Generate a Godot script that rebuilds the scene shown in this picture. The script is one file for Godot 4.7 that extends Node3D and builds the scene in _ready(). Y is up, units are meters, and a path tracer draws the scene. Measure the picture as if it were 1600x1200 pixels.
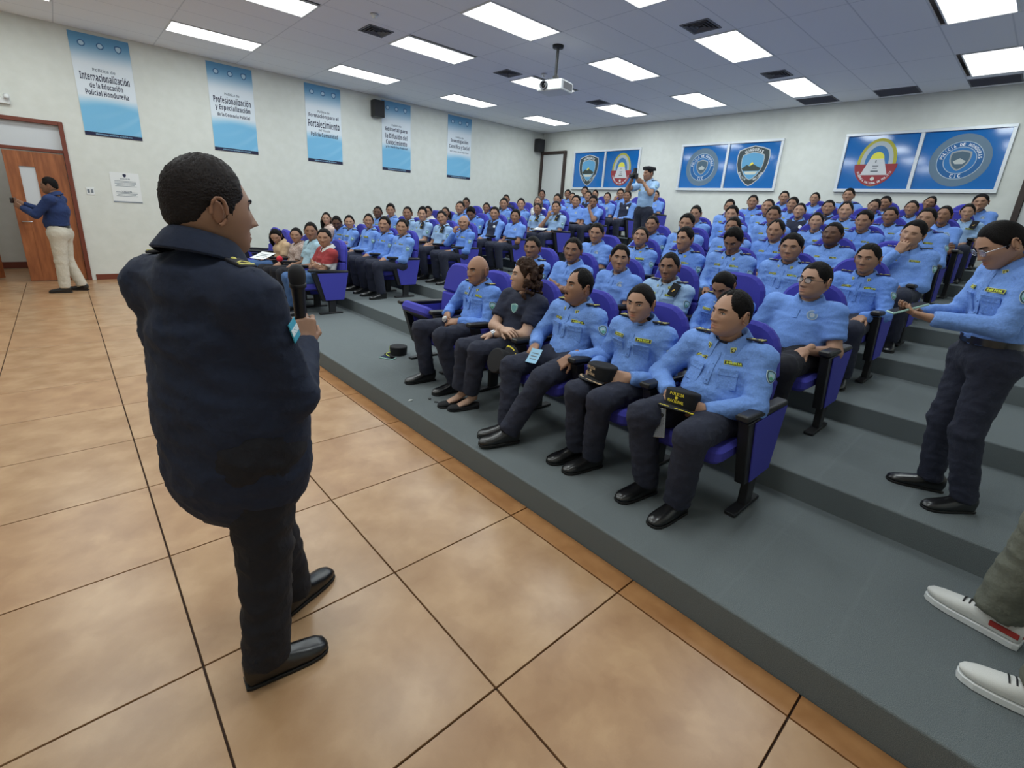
extends Node3D
# A lecture hall: carpeted tiers of blue folding seats filled with people in blue uniforms, a speaker standing on the stained concrete floor.

const XL := -11.6
const XR := 1.15
const ZB := -11.6
const ZF := 3.2
const YC := 4.09
const RISE := 0.155
const RUN := 1.135
const ROWS := 8
const CAM := Vector3(0, 1.62, 0)
const FOCAL := 745.7
const CENTRE := Vector2(799.4, 561.6)
const TURN := Vector3(-0.2953, 0.819, 0.0641)

var M := {}
var used := {}
var made := {}
var rng := RandomNumberGenerator.new()
var wrinkle := FastNoiseLite.new()
var folds := FastNoiseLite.new()


func _ready() -> void:
	set_camera()
	set_light()
	rng.seed = 7
	wrinkle.seed = 3
	wrinkle.frequency = 1.0
	wrinkle.fractal_octaves = 3
	folds.seed = 9
	folds.frequency = 1.0
	folds.fractal_type = FastNoiseLite.FRACTAL_RIDGED
	folds.fractal_octaves = 2
	folds.domain_warp_enabled = false
	make_materials()
	build_room()
	build_ceiling()
	build_walls()
	build_fittings()
	build_seats()
	build_audience()
	build_front_row()
	build_standing()
	build_small_things()


func set_camera() -> void:
	var cam := Camera3D.new()
	cam.name = "view_camera"
	cam.projection = Camera3D.PROJECTION_FRUSTUM
	cam.near = 0.05
	cam.far = 60.0
	cam.size = 2.0 * 0.05 * 600.0 / FOCAL
	cam.frustum_offset = Vector2((800.0 - CENTRE.x) / FOCAL * 0.05, -(600.0 - CENTRE.y) / FOCAL * 0.05)
	cam.position = CAM
	cam.rotation = TURN
	cam.current = true
	add_child(cam)


func set_light() -> void:
	var env := Environment.new()
	env.background_mode = Environment.BG_COLOR
	env.background_color = Color(0.0, 0.0, 0.0)
	env.tonemap_mode = Environment.TONE_MAPPER_LINEAR
	env.tonemap_exposure = 1.0
	env.sdfgi_enabled = true
	env.ssao_enabled = true
	env.ssil_enabled = true
	var we := WorldEnvironment.new()
	we.name = "environment"
	we.environment = env
	add_child(we)


const LAMP_X := [-10.05, -7.6, -5.66, -3.78, -1.22]
const LAMP_Z := [-10.12, -7.5, -4.91, -2.3, 0.3]
const LAMP_ENERGY := 2.42


# ------------------------------------------------------------------ names
func numbered(called: String) -> String:
	if not used.has(called):
		used[called] = 0
		return called
	used[called] += 1
	return "%s_%03d" % [called, used[called]]


func thing(called, label, category, at = Vector3.ZERO, turn = 0.0, group = ""):
	var o := Node3D.new()
	o.name = numbered(called)
	add_child(o)
	o.position = at
	o.rotation.y = turn
	tag(o, label, category, group)
	return o


func tag(o, label, category = "", group = ""):
	o.set_meta("label", label)
	if category:
		o.set_meta("category", category)
	if group:
		o.set_meta("group", group)
	return o


func part(parent, called, mesh, material, xf = Transform3D()):
	var o := MeshInstance3D.new()
	o.name = called
	o.mesh = mesh.mesh() if mesh is MB else mesh
	o.material_override = material
	o.transform = xf
	parent.add_child(o, true)
	return o


func struct(called, mesh, material, parent = null):
	var o := MeshInstance3D.new()
	o.name = numbered(called) if parent == null else called
	o.mesh = mesh.mesh() if mesh is MB else mesh
	o.material_override = material
	if parent == null:
		add_child(o)
		o.set_meta("kind", "structure")
	else:
		parent.add_child(o, true)
	return o


# ------------------------------------------------------------------ a pixel of the photograph gives a direction; the plane it meets gives the place
func ray(u: float, v: float) -> Vector3:
	return Basis.from_euler(TURN) * Vector3((u - CENTRE.x) / FOCAL, -(v - CENTRE.y) / FOCAL, -1.0)


func on_z(u: float, v: float, z: float) -> Vector3:
	var d := ray(u, v)
	return CAM + d * ((z - CAM.z) / d.z)


func tread_y(n: int) -> float:
	return RISE * n


func tread_z(n: int) -> float:
	return -1.75 - RUN * (n - 1)


func row_z(n: int) -> float:
	return tread_z(n) - 0.80


# ------------------------------------------------------------------ mesh building
class MB:
	var v := PackedVector3Array()
	var n := PackedVector3Array()
	var c := PackedColorArray()
	var t := PackedInt32Array()
	var col := Color(1, 1, 1)

	func vert(p: Vector3, nn: Vector3) -> int:
		v.append(p)
		n.append(nn)
		c.append(col)
		return v.size() - 1

	func tri(a: int, b: int, d: int) -> void:
		t.append(a)
		t.append(b)
		t.append(d)

	func quad(a: int, b: int, d: int, e: int) -> void:
		tri(a, b, d)
		tri(a, d, e)

	func flat(a: Vector3, b: Vector3, d: Vector3, e: Vector3, nn: Vector3) -> void:
		quad(vert(a, nn), vert(b, nn), vert(d, nn), vert(e, nn))

	func box(ctr: Vector3, size: Vector3, bev := 0.0, bs := Basis()) -> MB:
		var h := size * 0.5
		bev = minf(bev, minf(h.x, minf(h.y, h.z)) * 0.9)
		var b0 := v.size()
		for i in 8:
			var s := Vector3(1 if i & 1 else -1, 1 if i & 2 else -1, 1 if i & 4 else -1)
			for k in 3:
				var q := h - Vector3(bev, bev, bev)
				q[k] = h[k]
				var nn := Vector3.ZERO
				nn[k] = s[k]
				vert(ctr + bs * (q * s), bs * nn)
		var bits := [1, 2, 4]
		for k in 3:
			var a: int = bits[(k + 1) % 3]
			var b: int = bits[(k + 2) % 3]
			for side in [0, bits[k]]:
				quad(b0 + side * 3 + k, b0 + (side | a) * 3 + k, b0 + (side | a | b) * 3 + k, b0 + (side | b) * 3 + k)
			if bev > 0.0:
				for sa in [0, a]:
					for sb in [0, b]:
						var i0: int = sa | sb
						var i1: int = i0 | bits[k]
						quad(b0 + i0 * 3 + (k + 1) % 3, b0 + i0 * 3 + (k + 2) % 3, b0 + i1 * 3 + (k + 2) % 3, b0 + i1 * 3 + (k + 1) % 3)
		if bev > 0.0:
			for i in 8:
				tri(b0 + i * 3, b0 + i * 3 + 1, b0 + i * 3 + 2)
		return self

	func tube(pts: Array, rad: Array, sides := 10, cap := true, up := Vector3.UP) -> MB:
		var m := pts.size()
		var b0 := v.size()
		var frames := []
		for i in m:
			var tg: Vector3 = (pts[mini(i + 1, m - 1)] - pts[maxi(i - 1, 0)]).normalized()
			var u := up if absf(tg.dot(up)) < 0.95 else Vector3(0.3, 0.1, 0.95)
			var sd := tg.cross(u).normalized()
			var uv := sd.cross(tg)
			var r = rad[mini(i, rad.size() - 1)]
			var rx: float = r.x if r is Vector2 else r
			var ry: float = r.y if r is Vector2 else r
			frames.append([tg, sd, uv, rx, ry])
			for s in sides:
				var a := TAU * s / sides
				vert(pts[i] + sd * cos(a) * rx + uv * sin(a) * ry, (sd * cos(a) / maxf(rx, 1e-4) + uv * sin(a) / maxf(ry, 1e-4)).normalized())
		for i in m - 1:
			for s in sides:
				var s2 := (s + 1) % sides
				quad(b0 + i * sides + s, b0 + i * sides + s2, b0 + (i + 1) * sides + s2, b0 + (i + 1) * sides + s)
		if cap:
			for e in 2:
				var i := 0 if e == 0 else m - 1
				var f: Array = frames[i]
				var nn: Vector3 = -f[0] if e == 0 else f[0]
				var k := vert(pts[i], nn)
				var k0 := v.size()
				for s in sides:
					vert(v[b0 + i * sides + s], nn)
				for s in sides:
					tri(k, k0 + s, k0 + (s + 1) % sides)
		return self

	func lathe(prof: Array, sides := 20, xf := Transform3D()) -> MB:
		var b0 := v.size()
		var m := prof.size()
		for i in m:
			var a: Vector2 = prof[maxi(i - 1, 0)]
			var b: Vector2 = prof[mini(i + 1, m - 1)]
			var d := (b - a).normalized()
			for s in sides:
				var an := TAU * s / sides
				vert(xf * Vector3(prof[i].x * cos(an), prof[i].y, prof[i].x * sin(an)), (xf.basis * Vector3(d.y * cos(an), -d.x, d.y * sin(an))).normalized())
		for i in m - 1:
			for s in sides:
				var s2 := (s + 1) % sides
				quad(b0 + i * sides + s, b0 + i * sides + s2, b0 + (i + 1) * sides + s2, b0 + (i + 1) * sides + s)
		return self

	func ellipsoid(ctr: Vector3, r: Vector3, bs := Basis(), su := 12, sv := 8) -> MB:
		var b0 := v.size()
		for j in sv + 1:
			var ph := PI * j / sv - PI / 2
			for i in su:
				var th := TAU * i / su
				var q := Vector3(cos(ph) * sin(th), sin(ph), cos(ph) * cos(th))
				vert(ctr + bs * (q * r), (bs * (q / r)).normalized())
		for j in sv:
			for i in su:
				var i2 := (i + 1) % su
				quad(b0 + j * su + i, b0 + j * su + i2, b0 + (j + 1) * su + i2, b0 + (j + 1) * su + i)
		return self

	# a sheet of w by h points; the normals point away from ctr
	func sheet(pts: PackedVector3Array, w: int, h: int, wrap: bool, ctr: Vector3, skip := PackedByteArray()) -> MB:
		var b0 := v.size()
		var nn := PackedVector3Array()
		nn.resize(pts.size())
		var idx := PackedInt32Array()
		for j in h - 1:
			for i in (w if wrap else w - 1):
				var i2 := (i + 1) % w
				var q := [j * w + i, j * w + i2, (j + 1) * w + i2, (j + 1) * w + i]
				if skip.size() and skip[q[0]] and skip[q[1]] and skip[q[2]] and skip[q[3]]:
					continue
				var f := (pts[q[2]] - pts[q[0]]).cross(pts[q[3]] - pts[q[1]])
				for k in q:
					nn[k] += f
				idx.append_array(PackedInt32Array([b0 + q[0], b0 + q[1], b0 + q[2], b0 + q[0], b0 + q[2], b0 + q[3]]))
		var sum := 0.0
		for k in pts.size():
			sum += nn[k].dot(pts[k] - ctr)
		var sg := 1.0 if sum >= 0.0 else -1.0
		for k in pts.size():
			vert(pts[k], nn[k].normalized() * sg)
		t.append_array(idx)
		return self

	# polygon in x, y, pulled from z0 to z1
	func prism(poly: PackedVector2Array, z0: float, z1: float, xf := Transform3D(), bev := 0.0) -> MB:
		var tr := Geometry2D.triangulate_polygon(poly)
		var area := 0.0
		var m := poly.size()
		for i in m:
			area += poly[i].cross(poly[(i + 1) % m])
		var sg := 1.0 if area > 0.0 else -1.0
		var inner := poly.duplicate()
		if bev > 0.0:
			for i in m:
				var e0 := (poly[i] - poly[(i + m - 1) % m]).normalized()
				var e1 := (poly[(i + 1) % m] - poly[i]).normalized()
				var o := (Vector2(e0.y, -e0.x) + Vector2(e1.y, -e1.x)).normalized() * sg
				inner[i] = poly[i] - o * bev
		for e in 2:
			var z := z1 if e == 0 else z0
			var nn := xf.basis * Vector3(0, 0, 1 if e == 0 else -1)
			var b0 := v.size()
			for p in inner:
				vert(xf * Vector3(p.x, p.y, z), nn.normalized())
			for k in tr:
				t.append(b0 + k)
		for i in m:
			var j := (i + 1) % m
			var e0 := (poly[j] - poly[i]).normalized() * sg
			var o3 := (xf.basis * Vector3(e0.y, -e0.x, 0)).normalized()
			var fz := (xf.basis * Vector3(0, 0, 1)).normalized()
			if bev > 0.0:
				flat(xf * Vector3(poly[i].x, poly[i].y, z0 + bev), xf * Vector3(poly[j].x, poly[j].y, z0 + bev), xf * Vector3(poly[j].x, poly[j].y, z1 - bev), xf * Vector3(poly[i].x, poly[i].y, z1 - bev), o3)
				flat(xf * Vector3(poly[i].x, poly[i].y, z1 - bev), xf * Vector3(poly[j].x, poly[j].y, z1 - bev), xf * Vector3(inner[j].x, inner[j].y, z1), xf * Vector3(inner[i].x, inner[i].y, z1), (o3 + fz).normalized())
				flat(xf * Vector3(poly[i].x, poly[i].y, z0 + bev), xf * Vector3(poly[j].x, poly[j].y, z0 + bev), xf * Vector3(inner[j].x, inner[j].y, z0), xf * Vector3(inner[i].x, inner[i].y, z0), (o3 - fz).normalized())
			else:
				flat(xf * Vector3(poly[i].x, poly[i].y, z0), xf * Vector3(poly[j].x, poly[j].y, z0), xf * Vector3(poly[j].x, poly[j].y, z1), xf * Vector3(poly[i].x, poly[i].y, z1), o3)
		return self

	func join(o: MB, xf := Transform3D(), tint = null) -> MB:
		var b0 := v.size()
		v.append_array(xf * o.v)
		var ib := xf.basis.inverse().transposed()
		for q in o.n:
			n.append((ib * q).normalized())
		if tint == null:
			c.append_array(o.c)
		else:
			for q in o.c:
				c.append(q * tint)
		for k in o.t:
			t.append(b0 + k)
		return self

	func smooth_from(b0: int, k0: int) -> void:
		for i in range(b0, v.size()):
			n[i] = n[i] * 1e-6
		for k in range(k0, t.size(), 3):
			var a := t[k]
			var b := t[k + 1]
			var d := t[k + 2]
			var f := (v[b] - v[a]).cross(v[d] - v[a])
			n[a] += f
			n[b] += f
			n[d] += f
		for i in range(b0, v.size()):
			n[i] = n[i].normalized()

	func mesh() -> ArrayMesh:
		var tt := t.duplicate()
		for k in range(0, tt.size(), 3):
			var a := tt[k]
			var b := tt[k + 1]
			var d := tt[k + 2]
			if (v[b] - v[a]).cross(v[d] - v[a]).dot(n[a] + n[b] + n[d]) > 0.0:
				tt[k + 1] = d
				tt[k + 2] = b
		var ar := []
		ar.resize(Mesh.ARRAY_MAX)
		ar[Mesh.ARRAY_VERTEX] = v
		ar[Mesh.ARRAY_NORMAL] = n
		ar[Mesh.ARRAY_COLOR] = c
		ar[Mesh.ARRAY_INDEX] = tt
		var am := ArrayMesh.new()
		am.add_surface_from_arrays(Mesh.PRIMITIVE_TRIANGLES, ar)
		return am


# tapered capsules joined with a smooth minimum and meshed as surface nets
class Field:
	var bones := []
	var cuts := []

	func add(a: Vector3, b: Vector3, ra: float, rb: float, k := 0.03, m := Vector3.ONE, cut_at = null, cut_dir := Vector3.ZERO) -> void:
		bones.append([a, b, ra, rb, k, m, cut_at, cut_dir.normalized()])

	func d(p: Vector3) -> float:
		var q := 1.0
		for b in bones:
			var m: Vector3 = b[5]
			var a: Vector3 = b[0] * m
			var ba: Vector3 = b[1] * m - a
			var w := p * m - a
			var h := clampf(w.dot(ba) / maxf(ba.length_squared(), 1e-9), 0.0, 1.0)
			var dd: float = (w - ba * h).length() - b[2] - (b[3] - b[2]) * h
			var k: float = b[4]
			var e := k - absf(dd - q)
			q = minf(dd, q) - (e * e * 0.25 / k if e > 0.0 else 0.0)
		return q

	func trace(from: Vector3, dir: Vector3) -> Array:
		var p := from
		dir = dir.normalized()
		for i in 60:
			var q := d(p)
			p += dir * q * 0.7
			if q < 0.0005 or p.distance_to(from) > 1.5:
				break
		var e := 0.004
		var nn := Vector3(d(p + Vector3(e, 0, 0)) - d(p - Vector3(e, 0, 0)), d(p + Vector3(0, e, 0)) - d(p - Vector3(0, e, 0)), d(p + Vector3(0, 0, e)) - d(p - Vector3(0, 0, e))).normalized()
		return [p, nn]

	func mesh(mb: MB, cell: float, noise = null, amp := 0.0, freq := Vector3(9, 22, 14)) -> void:
		var lo := Vector3.ONE * 1e9
		var hi := -lo
		for b in bones:
			var e: Vector3 = Vector3.ONE * maxf(b[2], b[3]) / b[5]
			lo = lo.min(b[0].min(b[1]) - e)
			hi = hi.max(b[0].max(b[1]) + e)
		lo -= Vector3.ONE * cell * 3.0
		hi += Vector3.ONE * cell * 3.0
		var nx := int((hi.x - lo.x) / cell) + 2
		var ny := int((hi.y - lo.y) / cell) + 2
		var nz := int((hi.z - lo.z) / cell) + 2
		var f := PackedFloat32Array()
		f.resize(nx * ny * nz)
		f.fill(1.0)
		for b in bones:
			var m: Vector3 = b[5]
			var a: Vector3 = b[0] * m
			var ba: Vector3 = b[1] * m - a
			var l2 := maxf(ba.length_squared(), 1e-9)
			var ra: float = b[2]
			var rd: float = b[3] - b[2]
			var k: float = b[4]
			var ik := 0.25 / k
			var ext: Vector3 = Vector3.ONE * (maxf(b[2], b[3]) + k + cell * 2.0) / m
			var l: Vector3 = ((b[0].min(b[1]) - ext - lo) / cell).floor()
			var h: Vector3 = ((b[0].max(b[1]) + ext - lo) / cell).ceil()
			var has_cut: bool = b[6] != null
			var cut_p: Vector3 = b[6] if has_cut else Vector3.ZERO
			var cut_d: Vector3 = b[7]
			var x0 := maxi(int(l.x), 0)
			var x1 := mini(int(h.x), nx - 1)
			for z in range(maxi(int(l.z), 0), mini(int(h.z), nz - 1) + 1):
				for y in range(maxi(int(l.y), 0), mini(int(h.y), ny - 1) + 1):
					var row := (z * ny + y) * nx
					var base := Vector3(lo.x, lo.y + y * cell, lo.z + z * cell) * m - a
					var step := cell * m.x
					for x in range(x0, x1 + 1):
						var w := base
						w.x += x * step
						var hh := clampf(w.dot(ba) / l2, 0.0, 1.0)
						var dd := (w - ba * hh).length() - ra - rd * hh
						if has_cut:
							dd = maxf(dd, (lo + Vector3(x, y, z) * cell - cut_p).dot(cut_d))
						var q := f[row + x]
						var e := k - absf(dd - q)
						if e > 0.0:
							f[row + x] = minf(dd, q) - e * e * ik
						elif dd < q:
							f[row + x] = dd
		for ct in cuts:
			var cp: Vector3 = ct[0]
			var cd: Vector3 = ct[1].normalized()
			var cr: float = ct[2]
			var l: Vector3 = ((cp - Vector3.ONE * cr - lo) / cell).floor()
			var h: Vector3 = ((cp + Vector3.ONE * cr - lo) / cell).ceil()
			for z in range(maxi(int(l.z), 0), mini(int(h.z), nz - 1) + 1):
				for y in range(maxi(int(l.y), 0), mini(int(h.y), ny - 1) + 1):
					for x in range(maxi(int(l.x), 0), mini(int(h.x), nx - 1) + 1):
						var w := lo + Vector3(x, y, z) * cell - cp
						if w.length() < cr:
							var i := (z * ny + y) * nx + x
							f[i] = maxf(f[i], w.dot(cd))
		var id := PackedInt32Array()
		id.resize(f.size())
		id.fill(-1)
		var act := PackedInt32Array()
		var b0 := mb.v.size()
		var k0 := mb.t.size()
		var far := cell * 3.8
		var nxy := nx * ny
		for z in nz - 1:
			for y in ny - 1:
				var i := (z * ny + y) * nx - 1
				for x in nx - 1:
					i += 1
					var q0 := f[i]
					if q0 > far or q0 < -far:
						continue
					var q1 := f[i + 1]
					var q2 := f[i + nx]
					var q3 := f[i + nx + 1]
					var q4 := f[i + nxy]
					var q5 := f[i + nxy + 1]
					var q6 := f[i + nxy + nx]
					var q7 := f[i + nxy + nx + 1]
					var s := int(q0 < 0.0) + int(q1 < 0.0) + int(q2 < 0.0) + int(q3 < 0.0) + int(q4 < 0.0) + int(q5 < 0.0) + int(q6 < 0.0) + int(q7 < 0.0)
					if s == 0 or s == 8:
						continue
					var g := Vector3(q1 + q3 + q5 + q7 - q0 - q2 - q4 - q6, q2 + q3 + q6 + q7 - q0 - q1 - q4 - q5, q4 + q5 + q6 + q7 - q0 - q1 - q2 - q3) * 0.25
					var av := (q0 + q1 + q2 + q3 + q4 + q5 + q6 + q7) * 0.125
					var off := -g * (av / maxf(g.length_squared(), 1e-12))
					off = off.clamp(Vector3(-0.5, -0.5, -0.5), Vector3(0.5, 0.5, 0.5))
					var nn := g.normalized()
					var p := lo + (Vector3(x + 0.5, y + 0.5, z + 0.5) + off) * cell
					if noise != null:
						p += nn * (amp * noise.get_noise_3dv(p * freq))
					id[i] = mb.vert(p, nn)
					act.append(i)
		for i in act:
			var q0 := f[i] < 0.0
			if q0 != (f[i + 1] < 0.0):
				net(mb, id[i], id[i - nx], id[i - nx - nxy], id[i - nxy], q0)
			if q0 != (f[i + nx] < 0.0):
				net(mb, id[i], id[i - 1], id[i - 1 - nxy], id[i - nxy], not q0)
			if q0 != (f[i + nxy] < 0.0):
				net(mb, id[i], id[i - 1], id[i - 1 - nx], id[i - nx], q0)
		mb.smooth_from(b0, k0)

	func net(mb: MB, a: int, b: int, d: int, e: int, out: bool) -> void:
		if a >= 0 and b >= 0 and d >= 0 and e >= 0:
			if out:
				mb.quad(a, b, d, e)
			else:
				mb.quad(a, e, d, b)


# lettering as thin raised print, set to a width and a height
func lettering(parent, called, text: String, width: float, height: float, at: Transform3D, material, bold := 700):
	var tm := TextMesh.new()
	var sf := SystemFont.new()
	sf.font_names = PackedStringArray(["Droid Sans"])
	sf.font_weight = bold
	tm.font = sf
	tm.text = text
	tm.font_size = 48
	tm.pixel_size = 0.01
	tm.depth = 0.02
	tm.curve_step = 2.0
	var box := tm.get_aabb()
	var s := Vector3(width / maxf(box.size.x, 1e-4), height / maxf(box.size.y, 1e-4), 0.06)
	var xf := at * Transform3D(Basis.from_scale(s), -(box.position + box.size * 0.5) * s * Vector3(1, 1, 0))
	return part(parent, called, tm, material, xf)


# ------------------------------------------------------------------ materials
func noise_tex(sd: int, freq: float, lo: Color, hi: Color, size := 512, oct := 4, kind := FastNoiseLite.TYPE_SIMPLEX_SMOOTH, normal := 0.0, warp := 0.0):
	var fn := FastNoiseLite.new()
	fn.seed = sd
	fn.noise_type = kind
	fn.frequency = freq
	fn.fractal_octaves = oct
	if warp > 0.0:
		fn.domain_warp_enabled = true
		fn.domain_warp_amplitude = warp
		fn.domain_warp_frequency = freq * 0.7
	var nt := NoiseTexture2D.new()
	nt.width = size
	nt.height = size
	nt.seamless = true
	nt.noise = fn
	if normal > 0.0:
		nt.as_normal_map = true
		nt.bump_strength = normal
	else:
		var g := Gradient.new()
		g.set_color(0, lo)
		g.set_color(1, hi)
		nt.color_ramp = g
	return nt


func rgb8(r, g, b) -> Color:
	return Color(r / 255.0, g / 255.0, b / 255.0)


func mat(called: String, color: Color, rough := 0.8, opt := {}) -> StandardMaterial3D:
	var m := StandardMaterial3D.new()
	m.resource_name = called
	m.albedo_color = color
	m.roughness = rough
	m.metallic_specular = 0.5
	for k in opt:
		if k != "scale":
			m.set(k, opt[k])
	if opt.has("albedo_texture") or opt.has("normal_texture"):
		m.uv1_triplanar = true
		m.uv1_scale = Vector3.ONE * opt.get("scale", 1.0)
	if opt.has("normal_texture"):
		m.normal_enabled = true
	M[called] = m
	return m


func make_materials() -> void:
	var world := {"uv1_world_triplanar": true}
	var grain = noise_tex(11, 0.16, Color(0.86, 0.86, 0.86), Color(1, 1, 1), 256, 3)
	var fold = noise_tex(21, 0.012, Color.BLACK, Color.WHITE, 512, 4, FastNoiseLite.TYPE_SIMPLEX_SMOOTH, 6.0, 30.0)
	var soft = noise_tex(22, 0.02, Color.BLACK, Color.WHITE, 512, 3, FastNoiseLite.TYPE_SIMPLEX_SMOOTH, 3.0)
	var stain = noise_tex(31, 0.006, rgb8(162, 127, 97), rgb8(190, 157, 126), 1024, 6, FastNoiseLite.TYPE_SIMPLEX_SMOOTH, 0.0, 60.0)
	var stain_b = noise_tex(32, 0.007, rgb8(164, 128, 98), rgb8(194, 160, 127), 1024, 6, FastNoiseLite.TYPE_SIMPLEX_SMOOTH, 0.0, 80.0)
	var pile = noise_tex(41, 0.22, rgb8(88, 95, 97), rgb8(142, 149, 151), 512, 4)
	var pile_n = noise_tex(42, 0.3, Color.BLACK, Color.WHITE, 512, 3, FastNoiseLite.TYPE_SIMPLEX_SMOOTH, 4.0)
	var wood = noise_tex(51, 0.01, rgb8(128, 72, 40), rgb8(172, 104, 62), 512, 5)
	var plaster = noise_tex(61, 0.02, rgb8(212, 214, 207), rgb8(220, 222, 216), 512, 4)
	var board = noise_tex(71, 0.35, rgb8(236, 236, 240), rgb8(248, 248, 250), 512, 3)
	mat("floor_a", Color(1, 0.99, 0.95), 0.27, {"albedo_texture": stain, "scale": 0.55, "metallic_specular": 0.45}.merged(world))
	mat("floor_b", Color(0.98, 0.96, 0.92), 0.29, {"albedo_texture": stain_b, "scale": 0.5, "metallic_specular": 0.45}.merged(world))
	mat("floor_c", rgb8(238, 212, 176), 0.30, {"albedo_texture": stain, "scale": 0.9, "metallic_specular": 0.45}.merged(world))
	mat("joint", rgb8(62, 40, 26), 0.8)
	mat("carpet", Color(1, 1, 1), 1.0, {"albedo_texture": pile, "normal_texture": pile_n, "scale": 2.6, "metallic_specular": 0.1}.merged(world))
	mat("wall", Color(1, 1, 1), 0.85, {"albedo_texture": plaster, "scale": 0.4}.merged(world))
	mat("tile", Color(1, 1, 1), 0.95, {"albedo_texture": board, "scale": 1.3}.merged(world))
	mat("grid", rgb8(214, 215, 220), 0.6)
	mat("plenum", rgb8(96, 96, 100), 0.9)
	mat("wood", Color(1, 1, 1), 0.45, {"albedo_texture": wood, "scale": 0.8})
	M.wood.uv1_scale = Vector3(2.4, 0.35, 2.4)
	mat("red_wood", rgb8(112, 52, 34), 0.5)
	mat("dark_frame", rgb8(58, 45, 40), 0.5)
	mat("white_door", rgb8(205, 207, 206), 0.5)
	mat("aluminium", rgb8(212, 217, 222), 0.35, {"metallic": 0.2})
	mat("blue_print", rgb8(20, 104, 178), 0.08, {"metallic_specular": 0.6})
	mat("frosted", rgb8(206, 210, 214), 0.3)
	mat("white_metal", rgb8(222, 224, 224), 0.4)
	mat("white_plastic", rgb8(226, 228, 228), 0.45)
	mat("black_plastic", rgb8(24, 24, 27), 0.45)
	mat("black_metal", rgb8(30, 30, 33), 0.5)
	mat("grille", rgb8(104, 104, 110), 0.6)
	mat("grille_dark", rgb8(40, 40, 44), 0.8)
	mat("lamp", Color(1, 1, 1), 0.5, {"emission_enabled": true, "emission": Color(1, 1, 1), "emission_energy_multiplier": 2.2})
	mat("seat_cloth", rgb8(68, 68, 176), 0.95, {"albedo_texture": grain, "scale": 6.0})
	mat("seat_panel", rgb8(68, 70, 180), 0.9, {"albedo_texture": grain, "scale": 6.0})
	mat("shirt", rgb8(120, 162, 236), 0.85, {"albedo_texture": grain, "normal_texture": fold, "scale": 2.0, "normal_scale": 1.3})
	mat("shirt_deep", rgb8(108, 152, 234), 0.85, {"albedo_texture": grain, "normal_texture": fold, "scale": 1.9, "normal_scale": 1.3})
	mat("shirt_pale", rgb8(158, 192, 232), 0.85, {"albedo_texture": grain, "normal_texture": fold, "scale": 2.4, "normal_scale": 0.8})
	mat("polo", rgb8(118, 160, 236), 0.9, {"albedo_texture": grain, "normal_texture": soft, "scale": 2.4, "normal_scale": 0.6})
	mat("navy", rgb8(34, 40, 62), 0.9, {"albedo_texture": grain, "normal_texture": soft, "scale": 2.4, "normal_scale": 0.7})
	mat("navy_jacket", rgb8(28, 38, 62), 0.9, {"albedo_texture": grain, "normal_texture": fold, "scale": 1.3, "normal_scale": 0.8})
	mat("trousers", rgb8(40, 44, 62), 0.92, {"albedo_texture": grain, "normal_texture": fold, "scale": 1.8, "normal_scale": 0.9})
	mat("trousers_black", rgb8(24, 25, 34), 0.92, {"normal_texture": fold, "scale": 1.8, "normal_scale": 0.9})
	mat("jeans", rgb8(74, 108, 158), 0.9, {"albedo_texture": grain, "normal_texture": fold, "scale": 2.0})
	mat("cream", rgb8(214, 206, 190), 0.9, {"albedo_texture": grain, "normal_texture": fold, "scale": 1.8, "normal_scale": 0.7})
	mat("olive", rgb8(112, 114, 102), 0.9, {"albedo_texture": grain, "normal_texture": fold, "scale": 2.0, "normal_scale": 1.2})
	mat("royal_navy", rgb8(32, 54, 104), 0.85, {"albedo_texture": grain, "normal_texture": fold, "scale": 2.0})
	mat("sky_shirt", rgb8(168, 200, 216), 0.85, {"albedo_texture": grain, "normal_texture": fold, "scale": 2.0})
	mat("beige", rgb8(206, 176, 140), 0.85, {"albedo_texture": grain, "normal_texture": fold, "scale": 2.0})
	mat("pale_pink", rgb8(222, 196, 184), 0.85, {"albedo_texture": grain, "normal_texture": soft, "scale": 2.0})
	mat("white_cloth", rgb8(226, 226, 224), 0.85, {"albedo_texture": grain, "normal_texture": fold, "scale": 2.0})
	mat("leopard", Color(1, 1, 1), 0.85, {"albedo_texture": noise_tex(81, 0.09, rgb8(96, 70, 62), rgb8(240, 226, 216), 256, 2), "scale": 2.5})
	mat("maroon_white", Color(1, 1, 1), 0.85, {"vertex_color_use_as_albedo": true})
	mat("skin", Color(1, 1, 1), 0.52, {"vertex_color_use_as_albedo": true, "metallic_specular": 0.4})
	mat("paint", Color(1, 1, 1), 0.6, {"vertex_color_use_as_albedo": true})
	mat("hair_black", rgb8(16, 13, 13), 0.6, {"metallic_specular": 0.25, "normal_texture": noise_tex(91, 0.05, Color.BLACK, Color.WHITE, 256, 3, FastNoiseLite.TYPE_SIMPLEX_SMOOTH, 8.0), "scale": 14.0})
	mat("hair_brown", rgb8(58, 42, 34), 0.6, {"metallic_specular": 0.25, "normal_texture": M.hair_black.normal_texture, "scale": 14.0})
	mat("hair_dark", rgb8(38, 33, 33), 0.6, {"metallic_specular": 0.25, "normal_texture": M.hair_black.normal_texture, "scale": 10.0})
	mat("hair_grey", rgb8(70, 64, 60), 0.6, {"normal_texture": M.hair_black.normal_texture, "scale": 14.0})
	mat("stubble", rgb8(126, 96, 79), 0.7)
	mat("leather", rgb8(18, 18, 20), 0.28, {"metallic_specular": 0.6})
	mat("sole", rgb8(12, 12, 13), 0.7)
	mat("white_shoe", rgb8(232, 232, 228), 0.6, {"albedo_texture": grain, "scale": 10.0})
	mat("red_cloth", rgb8(168, 52, 46), 0.7)
	mat("cap_black", rgb8(22, 23, 28), 0.85, {"albedo_texture": grain, "scale": 8.0})
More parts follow.
